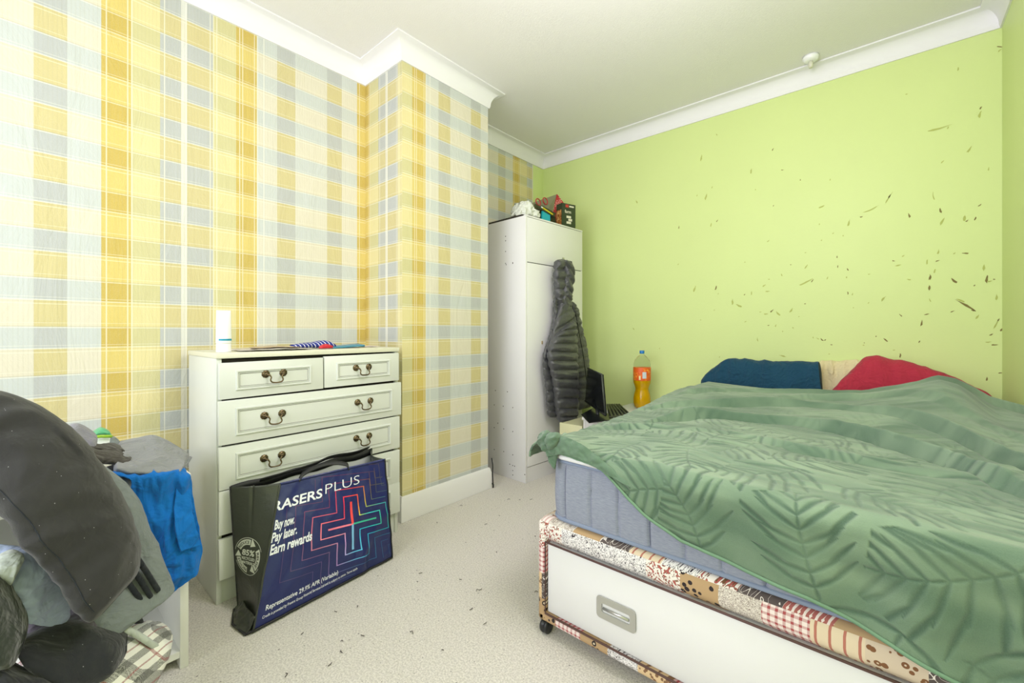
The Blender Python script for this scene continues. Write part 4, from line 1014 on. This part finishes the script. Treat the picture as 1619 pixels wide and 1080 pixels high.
o = mesh_obj('base', *surf(lambda u, v: (1 - v) * ((1 - u) * BLb + u * BRb) + v * ((1 - u) * BLf + u * BRf), 20, 8), M_charl); kids(sb, o)
Mtape = plain('black_webbing', (30, 31, 32), .6, bump=(300, .3, .002))
def strip(name, P, wv, th_, m):
    """flat tape along P, width vector wv"""
    V = []; n = len(P); wv = np.array(wv, float)
    for p in P: V += [np.array(p) - wv / 2, np.array(p) + wv / 2]
    o = mesh_obj(name, V, [(2 * i, 2 * i + 1, 2 * i + 3, 2 * i + 2) for i in range(n - 1)], m); solid(o, th_, off=0); kids(sb, o); return o
lin = lambda a, b, n=24: [np.array(a) + (np.array(b) - np.array(a)) * i / n for i in range(n + 1)]
strip('hem_tape', [fpos(i / 30, .992, .001) for i in range(31)], (0, 0, .010), .003, M_navyl)
kids(sb, tube('seam_tape', [fpos(0, i / 30, .001) for i in range(31)], .0035, M_charl, n=6))
kids(sb, tube('seam_tape', [fpos(1, i / 30, .001) for i in range(31)], .0035, Mtape, n=6))
kids(sb, tube('seam_tape', [fpos(i / 30, .0, .002) for i in range(31)], .0045, Mtape, n=6))
kids(sb, tube('seam_tape', [gpos(i / 20, .0, .002) for i in range(21)], .0055, Mtape, n=6))
kids(sb, tube('seam_tape', [gpos(0, i / 30, .001) for i in range(31)], .003, Mtape, n=6))
# black band: rear rim with its handle
strip('rear_rim', [TLb + (TRb - TLb) * i / 20 + np.array([.004, 0, -.012 + .004 * math.sin(i)]) for i in range(21)], (0, 0, .030), .003, Mtape)
hpth = cat(np.array([TLb + [.01, .10, .0], TLb + [.03, .20, .012], TLb + [.035, .30, .022], TRb + [.03, -.22, .016], TRb + [.015, -.10, .006], TRb + [.006, -.02, .012]]), np.linspace(0, 1, 40))
strip('handle', hpth, (0.018, .004, .016), .004, Mtape)
strip('handle', cat(np.array([fpos(.16, .99) , fpos(.20, 1.03) + [-.004, 0, 0], fpos(.35, 1.055) + [-.02, 0, 0], fpos(.50, 1.055) + [-.02, 0, .0], fpos(.60, 1.03), fpos(.62, .99)]), np.linspace(0, 1, 30)), (-.016, .006, .012), .004, Mtape)
# folded foot of the bag sticking out at the left
o = sheet('folded_foot', [[(-1.850, .530, .004), (-1.76, .500, .006), (-1.668, .512, .004)], [(-1.850, .548, .030), (-1.77, .520, .016), (-1.668, .530, .020)], [(-1.842, .556, .05), (-1.77, .545, .045), (-1.670, .545, .05)]], M_charl, res=(20, 40), wr=.004, wsc=30, seed=5, th=.003); kids(sb, o)
kids(sb, tube('seam_tape', [(-1.852, .548, .010), (-1.850, .530, .006), (-1.76, .499, .008), (-1.666, .512, .006), (-1.660, .535, .01)], .004, Mtape, n=6))
M_wp = plain('white_print', (232, 236, 240), .5, .0); M_wp2 = plain('pale_print', (214, 218, 206), .5, .0)
def print_on(fn, body, u0, v0, du, dv, size_u, bold=0, name='lettering', m=None, shear=0, spacing=1.0, rot=None, fit=None, clip=None):
    """lettering laid onto a panel: baseline start (u0,v0); du,dv = panel units per text unit"""
    V, Fc = text_geo(body, 1.0, bold, spacing, shear)
    W = max(v[0] for v in V)
    k = (fit / W) if fit else size_u
    out = []
    for (x, y, z) in V:
        uu_ = u0 + x * k; vv_ = v0 + dv * x * k + y * du
        out.append(fn(min(max(uu_, .004), .996), vv_, .0016))
    o = mesh_obj(name, out, Fc, m or M_wp, smooth=False); kids(sb, o); return o
print_on(fpos, 'RASERS', -.035, .793, .105, .02, 0, bold=.020, fit=.405, name='shop_name')
print_on(fpos, 'PLUS', .385, .818, .118, .03, 0, bold=-.012, fit=.335, name='shop_name')
print_on(fpos, 'Buy now.', .012, .656, .095, .02, 0, bold=.03, fit=.145, name='slogan')
print_on(fpos, 'Pay later.', .006, .568, .095, .02, 0, bold=.03, fit=.185, name='slogan')
print_on(fpos, 'Earn rewards', .010, .480, .100, .0, 0, bold=.03, fit=.30, name='slogan')
print_on(fpos, 'Representative 29.9% APR (Variable)', .050, .100, .048, .01, 0, bold=.012, fit=.485, name='small_print')
print_on(fpos, 'Credit is provided by Frasers Group Financial Services Ltd and is subject to status. Terms apply.', .040, .052, .028, .02, 0, bold=.008, fit=.65, name='small_print')
# nested cross: broad lines in the panel's own plane
CU, CV = .640, .487
def cross_pts(a, w_):
    # plus outline: arm reach a, half-width w_ (in panel u; v scaled)
    P = [(w_, a), (w_, w_), (a, w_), (a, -w_), (w_, -w_), (w_, -a), (-w_, -a), (-w_, -w_), (-a, -w_), (-a, w_), (-w_, w_), (-w_, a)]
    return P
KU, KV = 1.0, .96
def col_at(x, y, dim):
    ang = (math.degrees(math.atan2(y, x)) + 360) % 360
    st = [(0, (60, 190, 160)), (25, (70, 210, 220)), (55, (240, 210, 60)), (75, (240, 90, 70)), (110, (236, 60, 90)), (170, (240, 120, 140)), (215, (236, 150, 170)), (250, (200, 160, 220)), (275, (110, 200, 240)), (320, (40, 190, 230)), (360, (60, 190, 160))]
    for (a0, c0), (a1, c1) in zip(st, st[1:]):
        if a0 <= ang <= a1: f = (ang - a0) / (a1 - a0); break
    c = [c0[i] + (c1[i] - c0[i]) * f for i in range(3)]
    b = (38, 46, 98); return [b[i] + (c[i] - b[i]) * dim for i in range(3)]
t = T('rainbow_ink', .35); t.col(t.n('ShaderNodeAttribute', attribute_name='ink').outputs['Color']); M_ri = t.m
def pline(P, wd_, dim, closed=True):
    V = []; Fc = []; CL = []
    def flush():
        if not Fc: return
        me = bpy.data.meshes.new('cross_outline'); me.from_pydata([tuple(p) for p in V], [], Fc)
        ca = me.color_attributes.new('ink', 'FLOAT_COLOR', 'CORNER')
        ca.data.foreach_set('color', np.repeat(np.array([s2l(c) for c in CL]), 4, 0).reshape(-1).astype(np.float32)); me.materials.append(M_ri)
        o = bpy.data.objects.new('cross_outline', me); C.objects.link(o); kids(sb, o); V.clear(); Fc.clear(); CL.clear()
    n = len(P)
    for i in range(n if closed else n - 1):
        a = np.array(P[i], float); b = np.array(P[(i + 1) % n], float); L_ = np.linalg.norm(b - a); d = (b - a) / L_; nn = np.array([-d[1], d[0]]) * wd_ / 2
        m_ = max(2, int(L_ / .02)); a2 = a - d * wd_ / 2; b2 = b + d * wd_ / 2
        for k in range(m_):
            q0 = a2 + (b2 - a2) * k / m_; q1 = a2 + (b2 - a2) * (k + 1) / m_
            quad = [q0 - nn, q1 - nn, q1 + nn, q0 + nn]
            uv_ = [(CU + q[0] * KU + q[1] * -.05, CV + q[1] * KV - q[0] * .12) for q in quad]
            if any(u > .99 or v > .985 or u < .02 or v < .03 for u, v in uv_): flush(); continue
            o_ = len(V); V.extend(fpos(u, v, .0013 + .0001 * dim) for u, v in uv_); Fc.append((o_, o_ + 1, o_ + 2, o_ + 3)); CL.append(col_at(*(q0), dim))
    flush()
pline([(0, .20), (0, -.23)], .020, 1.0, False); pline([(-.20, 0), (.215, 0)], .016, 1.0, False)
pline(cross_pts(.265, .068), .009, 1.0); pline(cross_pts(.335, .135), .008, .8); 
pline(cross_pts(.40, .195), .006, .42); pline(cross_pts(.47, .255), .005, .30); pline(cross_pts(.54, .315), .005, .22)
pline([(.20, .46), (.20, .335), (.34, .335)], .005, .35, False); pline([(.26, .5), (.26, .40), (.34, .40)], .005, .3, False)
# recycling roundel on the gusset
GU, GV, RU, RV = .44, .452, .36, .125
def ringg(r0, r1, a0, a1, n=40):
    V_ = []; 
    for k in range(n + 1):
        a = math.radians(a0 + (a1 - a0) * k / n)
        for r_ in (r0, r1): V_.append(gpos(GU + RU * r_ * math.cos(a), GV + RV * r_ * math.sin(a), .0016))
    return V_, [(2 * k, 2 * k + 1, 2 * k + 3, 2 * k + 2) for k in range(n)]
def arrow(a, s=1):
    V_ = []
    for (da, r_) in ((0, .60), (0, 1.16), (-26, .88)): 
        q = math.radians(a + da); V_.append(gpos(GU + RU * r_ * math.cos(q), GV + RV * r_ * math.sin(q), .0018))
    return V_, [(0, 1, 2)]
arcs = [ringg(.70, 1.04, 78, 152), ringg(.70, 1.04, -48, 30), ringg(.70, 1.04, 190, 262), arrow(74), arrow(-52), arrow(186), ringg(1.12, 1.15, 20, 165), ringg(1.12, 1.15, 200, 330)]
o = mesh_obj('recycling_roundel', *join_geo([(v_, f_) for v_, f_ in arcs]), M_wp2, smooth=False); kids(sb, o)
def curved(body, a_mid, span, rc, hgt, inward=False, m=None):
    V_, F_ = text_geo(body, 1.0, .02); W = max(v[0] for v in V_); out = []
    for x, y, z in V_:
        a = math.radians(a_mid + span / 2 - span * x / W); r_ = rc + y * hgt
        out.append(gpos(GU + RU * r_ * math.cos(a), GV + RV * r_ * math.sin(a), .0024))
    o = mesh_obj('lettering', out, F_, m, smooth=False); kids(sb, o)
M_ink = plain('dark_print_ink', (40, 44, 38), .5, 0)
curved('REDUCE', 116, 66, .78, .26, m=M_ink); curved('REUSE', -8, 62, .78, .26, m=M_ink); curved('RECYCLE', 227, 66, .78, .26, m=M_ink)
print_on(gpos, '85%', GU - .20, GV + .005, .062, 0, 0, bold=.03, fit=.40, m=M_wp2, shear=.15)
print_on(gpos, 'RECYCLED', GU - .21, GV - .030, .030, 0, 0, bold=.03, fit=.42, m=M_wp2)
print_on(gpos, 'MATERIALS', GU - .20, GV - .062, .030, 0, 0, bold=.03, fit=.40, m=M_wp2)

# ------------------------------------------------------------------ low white unit with the clothes heap
un = empty('storage_unit', (-1.9, 0, 0)); tag(un, 'low open white storage unit buried under the heap of clothes at the left', 'cabinet')
UX0, UX1, UY0, UY1, UZ = -2.13, -1.655, -.62, .350, .604
M_gm = plain('off_white_board', (226, 227, 218), .45)
kids(un, box('side_panel', (UX0, UY1 - .022, 0), (UX1, UY1, UZ - .02), M_gm, bev=.0015)); kids(un, box('side_panel', (UX0, UY0, 0), (UX1, UY0 + .022, UZ - .02), M_gm, bev=.0015))
kids(un, box('top', (UX0, UY0 - .005, UZ - .02), (UX1 + .005, UY1 + .005, UZ), M_gm, bev=.002)); kids(un, box('shelf', (UX0, UY0 + .022, .035), (UX1 - .004, UY1 - .022, .055), M_gm))
kids(un, box('back_panel', (UX0, UY0 + .022, .055), (UX0 + .01, UY1 - .022, UZ - .02), plain('grey_back_board', (186, 188, 190), .6)))
M_blk = cloth_mat('black_fleece', (44, 44, 44), (64, 64, 62), sheen=.25, lint=60, crease=.22); M_blk2 = cloth_mat('black_jersey', (34, 36, 38), (54, 56, 58), sheen=.25, lint=50, crease=.5)
M_gry = cloth_mat('grey_tracksuit', (134, 142, 140), (112, 120, 118), sheen=.2); M_stp = cloth_mat('black_tape', (44, 48, 52), sheen=.1)
M_lgr = cloth_mat('pale_blue_grey_knit', (166, 182, 214), (190, 200, 226), sheen=.2); M_blue = cloth_mat('bright_blue_jersey', (28, 120, 204), (20, 98, 180), sheen=.1)
M_pur = cloth_mat('purple_grey_fleece', (104, 98, 108), sheen=.3); M_offw = cloth_mat('off_white_cotton', (196, 204, 194), sheen=.1)
M_mid = cloth_mat('mid_grey_jersey', (150, 152, 156), (128, 132, 134), sheen=.2); M_sock = cloth_mat('heather_grey_sock', (112, 112, 122), (150, 150, 160), weave=400, sheen=.3)
M_dol = cloth_mat('washed_black_cotton', (58, 56, 52), (84, 80, 74), sheen=.2)
def PT(lst): return [at(a, b, x=c) for a, b, c in lst]
def cl(o, label, cat_): return tag(o, label, cat_)
# blue T-shirt hanging over the corner of the unit
o = sheet('t_shirt', [[(-1.80, .02, .612), (-1.80, .12, .612), (-1.80, .22, .612), (-1.80, .32, .612)],
                      PT([(195, 752, -1.632), (225, 750, -1.630), (262, 748, -1.628), (299, 750, -1.630)]),
                      PT([(205, 800, -1.635), (235, 800, -1.63), (270, 795, -1.625), (306, 790, -1.63)]),
                      PT([(225, 850, -1.625), (250, 850, -1.615), (280, 848, -1.60), (315, 845, -1.615)]),
                      PT([(245, 900, -1.625), (266, 905, -1.61), (290, 895, -1.595), (322, 872, -1.605)]),
                      PT([(262, 942, -1.62), (278, 934, -1.61), (298, 918, -1.60), (312, 905, -1.605)])], M_blue, res=(110, 90), wr=.013, wsc=13, seed=7, th=.004, stretch=(1, 1.6, .45))
cl(o, 'bright blue T-shirt hanging down over the corner of the low unit', 't-shirt')
o2 = sheet('sleeve', [PT([(278, 762, -1.640), (300, 765, -1.638)]), PT([(276, 830, -1.590), (306, 820, -1.60)]), PT([(285, 872, -1.585), (318, 862, -1.59)])], M_blue, res=(50, 30), wr=.006, wsc=16, seed=9, th=.004); child(o2, o)
# grey track pants lying on top with elastic cuffs to the right
gt = puff('track_pants', PT([(178, 745, -1.67), (205, 750, -1.65), (240, 751, -1.64), (270, 750, -1.64), (286, 748, -1.64)]),
         PT([(185, 700, -1.95), (215, 694, -1.95), (243, 690, -1.95), (275, 705, -1.93), (300, 722, -1.92)]), .040, M_mid, nt=80, nu=40, wr=.014, wsc=11, seed=4, dirn=(.8, 0, .5), endcap=.05, stretch=(1, .8, 1))
cl(gt, 'pair of light grey track pants with gathered cuffs spread on top of the heap', 'trousers')
for (a, b, c_, d_) in (((268, 748, -1.69), (300, 722, -1.90), (283, 754, -1.68), (304, 724, -1.88)), ((250, 742, -1.68), (272, 733, -1.72), (288, 752, -1.66), (296, 742, -1.68))):
    V_ = []; L_ = PT([a, c_]); R_ = PT([b, d_]); o2 = puff('cuff', L_, R_, .020, M_mid, nt=20, nu=70, wr=.0, dirn=(.8, 0, .5), endcap=.2)
    # ribbed gathers
    me = o2.data; n_ = len(me.vertices); co = np.zeros(n_ * 3); me.vertices.foreach_get('co', co); co = co.reshape(-1, 3); k_ = np.arange(n_) % 70
    co += np.array([.8, 0, .5]) * (.003 * np.sin(k_ * 1.2))[:, None]; me.vertices.foreach_set('co', co.reshape(-1)); child(o2, gt)
o = puff('sock', PT([(103, 690, -1.80), (118, 702, -1.79), (135, 712, -1.78), (150, 712, -1.78)]), PT([(108, 672, -1.86), (125, 670, -1.87), (145, 680, -1.87), (155, 690, -1.86)]), .045, M_sock, nt=40, nu=26, wr=.008, wsc=20, seed=2, endcap=.2)
cl(o, 'balled heather grey socks between the black fleece and the green-white pack', 'sock')
o = puff('vest', PT([(132, 708, -1.74), (150, 730, -1.72), (175, 733, -1.72), (196, 730, -1.72), (206, 724, -1.73)]), PT([(138, 700, -1.80), (160, 704, -1.80), (180, 702, -1.82), (198, 710, -1.80), (208, 718, -1.78)]), .045, M_dol, nt=60, nu=32, wr=.020, wsc=18, seed=6, endcap=.12)
cl(o, 'scrunched washed-black garment lying on the heap in front of the green-white pack', 'garment')
o = puff('grey_top', PT([(170, 715, -1.90), (190, 712, -1.90), (200, 708, -1.88)]), PT([(172, 690, -1.93), (184, 692, -1.93), (198, 708, -1.92)]), .03, M_gry, nt=30, nu=24, wr=.008, wsc=20, seed=3)
cl(o, 'small fold of grey-green cloth just right of the green-white pack', 'cloth')
# green and white pack
wp = empty('wipes_pack', tuple(at(160, 705, x=-1.93))); tag(wp, 'soft white pack with green and lime printed top standing among the clothes', 'packet')
o = puff('pack_body', PT([(142, 712, -1.93), (160, 712, -1.92), (180, 712, -1.92)]), PT([(144, 690, -1.95), (160, 683, -1.95), (178, 688, -1.95)]), .03, plain('white_film', (228, 234, 228), .3), nt=30, nu=24, wr=.003, wsc=30, endcap=.1); kids(wp, o)
o = puff('pack_top', PT([(143, 691, -1.948), (160, 686, -1.948), (178, 690, -1.948)]), PT([(147, 684, -1.95), (160, 676, -1.95), (172, 680, -1.95)]), .03, plain('green_film', (92, 178, 130), .3), nt=30, nu=24, wr=.003, wsc=30, endcap=.12); kids(wp, o)
o = tube('lime_band', PT([(144, 692, -1.905), (160, 690, -1.90), (177, 690, -1.905)]), .005, plain('lime_film', (160, 206, 60), .3)); kids(wp, o)
o = puff('scrunchie', PT([(256, 714, -1.96), (266, 716, -1.96), (276, 715, -1.96)]), PT([(257, 703, -1.97), (266, 702, -1.97), (276, 708, -1.97)]), .02, cloth_mat('tan_ribbed', (176, 142, 92)), ribs=5, nt=60, nu=20, wr=.002); cl(o, 'small tan ribbed roll of cloth behind the grey track pants', 'cloth')
o = puff('strap', PT([(160, 748, -1.71), (178, 745, -1.70), (196, 740, -1.70)]), PT([(164, 740, -1.74), (180, 735, -1.74), (198, 733, -1.74)]), .016, M_stp, nt=30, nu=18, wr=.004, wsc=20); cl(o, 'thin black strap end poking out under the washed-black garment', 'strap')
# grey jogger leg with three black stripes
def stripes(t_, u_):
    # underside/front ring position -> stripes along the leg near its hem
    return 0
gj = puff('jogger', PT([(-60, 760, -1.61), (20, 790, -1.59), (70, 850, -1.55), (110, 920, -1.51), (140, 975, -1.48), (176, 1012, -1.46)]),
          PT([(60, 690, -1.64), (160, 735, -1.62), (212, 780, -1.59), (243, 845, -1.56), (268, 905, -1.54), (277, 936, -1.53)]), .030, M_gry, nt=110, nu=60, wr=.008, wsc=10, seed=5, dirn=(1, -.2, .1), endcap=.03, power=.6)
cl(gj, 'grey tracksuit leg with three black stripes at its hem, hanging below the black fleece', 'trousers')
for k, (a, b, c_, d_) in enumerate((((222, 908), (251, 962), (230, 900), (260, 953)), ((208, 925), (228, 974), (217, 915), (240, 968)), ((235, 893), (245, 905), (268, 940), (277, 934)))):
    pass
SG = [[(214, 878), (236, 912), (256, 944)], [(204, 892), (224, 921), (244, 955)], [(194, 908), (211, 934), (232, 963)]]
for P in SG:
    P3 = [at(x_, y_, x=-1.475) + np.array([-.022 * (i / 2), 0, 0]) for i, (x_, y_) in enumerate(P)]
    Pc = cat(np.array(P3), np.linspace(0, 1, 20))
    o2 = puff('stripe', [p + np.array([0, -.0055, -.0035]) for p in Pc[::3]], [p + np.array([0, .0055, .0035]) for p in Pc[::3]], .008, M_stp, nt=24, nu=12, wr=0, endcap=.03); child(o2, gj)
# pale blue-grey knit with cream yoke
o = sheet('jumper', [PT([(-30, 860, -1.52), (0, 862, -1.50), (30, 868, -1.49), (75, 880, -1.49), (95, 900, -1.50)]),
                     PT([(-30, 920, -1.47), (5, 905, -1.46), (40, 895, -1.45), (80, 920, -1.45), (105, 945, -1.47)]),
                     PT([(-30, 960, -1.45), (10, 940, -1.44), (40, 940, -1.42), (75, 960, -1.43), (104, 975, -1.46)]),
                     PT([(-10, 990, -1.45), (20, 975, -1.43), (45, 985, -1.42), (72, 990, -1.43), (100, 985, -1.46)])], M_lgr, res=(90, 90), wr=.010, wsc=12, seed=8, th=.008)
cl(o, 'pale blue-grey ribbed knit top showing in the middle of the heap', 'jumper')
o = puff('shirt', PT([(-10, 905, -1.44), (10, 920, -1.43), (18, 925, -1.42)]), PT([(-10, 880, -1.46), (20, 872, -1.45), (42, 880, -1.44)]), .03, M_offw, nt=40, nu=24, wr=.008, wsc=16, seed=5); cl(o, 'off-white cotton shirt folded above the pale blue-grey knit', 'shirt')
o = puff('joggers', PT([(40, 1010, -1.47), (80, 1015, -1.46), (130, 1010, -1.45), (160, 1000, -1.46)]), PT([(40, 965, -1.50), (80, 972, -1.50), (120, 960, -1.52), (150, 950, -1.52)]), .045, M_pur, nt=60, nu=30, wr=.012, wsc=14, seed=9); cl(o, 'purple-grey fleece garment with gathered hem under the pale knit', 'garment')
# big black fleece leg arching over everything
o = puff('fleece_trousers', PT([(-190, 760, -1.52), (-100, 760, -1.48), (-20, 790, -1.45), (28, 850, -1.38), (75, 910, -1.36), (120, 960, -1.36), (150, 984, -1.37)]),
         PT([(-150, 640, -1.62), (-60, 612, -1.60), (40, 630, -1.58), (128, 690, -1.52), (190, 780, -1.47), (218, 850, -1.44), (222, 905, -1.42)]), .072, M_blk, nt=130, nu=64, wr=.014, wsc=7, seed=11, dirn=(1, -.25, .25), endcap=.04, power=.85, stretch=(1, 1, 1.6))
cl(o, 'big black fleece trouser leg arching over the whole heap at the left edge', 'trousers')
seam_line(o, 21, 64, 30, 124, .0013, M_stp)
sm_ = [at(a, b, x=c) for a, b, c in ((8, 780, -1.345), (45, 830, -1.325), (90, 880, -1.315), (125, 925, -1.325), (148, 955, -1.35))]
# black garments at the bottom
o = puff('sweatshirt', PT([(25, 1010, -1.43), (60, 1050, -1.40), (110, 1075, -1.39), (160, 1070, -1.40), (200, 1040, -1.42)]), PT([(45, 1000, -1.46), (80, 985, -1.46), (130, 982, -1.47), (170, 990, -1.47), (202, 1000, -1.47)]), .075, M_blk2, nt=70, nu=40, wr=.016, wsc=9, seed=13, dirn=(1, -.2, .2), endcap=.15); cl(o, 'black sweatshirt bundle lying on the checked laundry bag', 'sweatshirt')
o = puff('cardigan', PT([(-60, 1010, -1.38), (-20, 1040, -1.36), (15, 1050, -1.35), (30, 1040, -1.36)]), PT([(-60, 900, -1.42), (-10, 912, -1.40), (22, 950, -1.39), (44, 990, -1.39)]), .06, cloth_mat('dark_green_black', (46, 52, 46), (66, 72, 64), sheen=.3), nt=50, nu=36, wr=.016, wsc=10, seed=15, dirn=(1, -.2, .1), endcap=.12); cl(o, 'dark green-black cardigan at the lower left edge of the heap', 'cardigan')
o = puff('hoodie', PT([(-60, 1110, -1.34), (0, 1110, -1.33), (60, 1110, -1.33), (95, 1095, -1.34)]), PT([(-60, 1040, -1.37), (0, 1045, -1.37), (40, 1062, -1.36), (82, 1066, -1.36)]), .05, M_blk2, nt=50, nu=30, wr=.012, wsc=10, seed=17, dirn=(1, -.2, .3), endcap=.15); cl(o, 'black cloth lying at the very bottom left corner in front of the heap', 'garment')
o = puff('black_sock', PT([(204, 990, -1.60), (216, 992, -1.60), (228, 988, -1.60)]), PT([(206, 976, -1.62), (214, 973, -1.62), (226, 978, -1.62)]), .03, M_blk2, nt=24, nu=18, wr=.004, wsc=20); cl(o, 'small black sock tucked between the grey leg and the checked laundry bag', 'sock')
# checked woven laundry bag
t = T('checked_woven_plastic', .55); v = t.obj(); s0 = t.n('ShaderNodeSeparateXYZ'); t.set(s0.inputs[0], v)
a_ = t.m_('ADD', s0.outputs[1], t.m_('MULTIPLY', s0.outputs[0], .5)); b_ = t.m_('SUBTRACT', s0.outputs[2], t.m_('MULTIPLY', s0.outputs[0], .5))
a_, b_ = t.m_('ADD', t.m_('MULTIPLY', a_, .8), t.m_('MULTIPLY', b_, .6)), t.m_('SUBTRACT', t.m_('MULTIPLY', b_, .8), t.m_('MULTIPLY', a_, .6))
K = s2l((40, 44, 42)); W_ = s2l((236, 236, 226)); Rd = s2l((146, 54, 66))
sa = t.m_('FRACT', t.m_('MULTIPLY', a_, 17.0)); sb_ = t.m_('FRACT', t.m_('MULTIPLY', b_, 17.0))
wv = t.vor(v, 380, rnd=.3)
wk = lambda f: t.m_('MULTIPLY', f, t.ramp(wv, [(.3, (.95, .95, .95, 1)), (.5, (.45, .45, .45, 1))]))
c = t.mix(wk(t.lt(sa, .34)), W_, K); c = t.mix(wk(t.lt(sb_, .34)), c, K)
c = t.mix(wk(t.m_('MULTIPLY', t.gt(sa, .62), t.lt(sa, .70))), c, Rd); c = t.mix(wk(t.m_('MULTIPLY', t.gt(sb_, .62), t.lt(sb_, .70))), c, Rd)
t.col(c); M_lb = t.m
lb = empty('laundry_bag', tuple(at(200, 1040, x=-1.5))); tag(lb, 'black, white and red checked woven laundry bag slumped in front of the low unit', 'bag')
o = puff('bag_body', PT([(20, 1150, -1.42), (90, 1150, -1.42), (160, 1130, -1.42), (215, 1110, -1.45), (236, 1085, -1.50), (262, 1040, -1.57)]), PT([(20, 1030, -1.52), (90, 1020, -1.52), (170, 1000, -1.52), (215, 988, -1.55), (245, 986, -1.58), (276, 996, -1.61)]), .085, M_lb, nt=90, nu=44, wr=.022, wsc=9, seed=21, dirn=(1, -.1, .15), endcap=.10); kids(lb, o)
bp_ = [at(a, b, x=c) for a, b, c in ((196, 994, -1.475), (215, 1002, -1.480), (240, 1018, -1.49), (256, 1030, -1.515), (258, 1040, -1.525), (248, 1050, -1.51))]
bp_ = cat(np.array(bp_), np.linspace(0, 1, 24))
o = puff('zip_tape', [p + np.array([0, -.006, -.006]) for p in bp_[::3]], [p + np.array([0, .004, .006]) for p in bp_[::3]], .007, M_offw, nt=40, nu=12, wr=0, endcap=.05); kids(lb, o)
# little red and green wrapper on the carpet by the wall
o = puff('crisp_packet', [(-2.20, .40, .004), (-2.18, .43, .004), (-2.16, .455, .004)], [(-2.22, .40, .05), (-2.20, .43, .075), (-2.17, .455, .05)], .02, plain('white_foil', (222, 214, 204), .35), nt=24, nu=18, wr=.008, wsc=30, seed=5); cl(o, 'crumpled pale food wrapper on the carpet between the low unit and the chest', 'wrapper')
o2 = mesh_obj('green_print', *dot((-2.168, .435, .060), .010, (1, -.2, .1), .004), plain('leaf_green_print', (70, 120, 60), .5), smooth=False); child(o2, o)
# bits of fluff on the carpet
rg = random.Random(9); M_fl = plain('dark_fluff', (60, 50, 42), 1); G = []
for k in range(46):
    x_ = rg.uniform(-1.95, -.95); y_ = rg.uniform(.5, 2.1); L_ = rg.uniform(.004, .012); a = rg.uniform(0, 6.28)
    if x_ < -1.60 and y_ < 1.45: continue
    G.append(tube_geo([(x_, y_, .003), (x_ + L_ * math.cos(a), y_ + L_ * math.sin(a), .006), (x_ + L_ * 1.6 * math.cos(a + .6), y_ + L_ * 1.6 * math.sin(a + .6), .003)], .0012, 5))
o = mesh_obj('carpet_crumbs', *join_geo(G), M_fl); o['kind'] = 'stuff'; tag(o, 'scattered dark crumbs and fluff on the beige carpet', 'crumbs')
# cable by the breast
o = tube('cable', [(-2.005, 2.085, .20), (-1.998, 2.088, .16), (-1.996, 2.087, .14), (-2.0, 2.088, .10), (-1.995, 2.09, .003), (-2.03, 2.13, .003), (-2.2, 2.19, .003)], .004, M_black, n=8); tag(o, 'short black cable hanging at the corner of the papered chimney breast', 'cable')
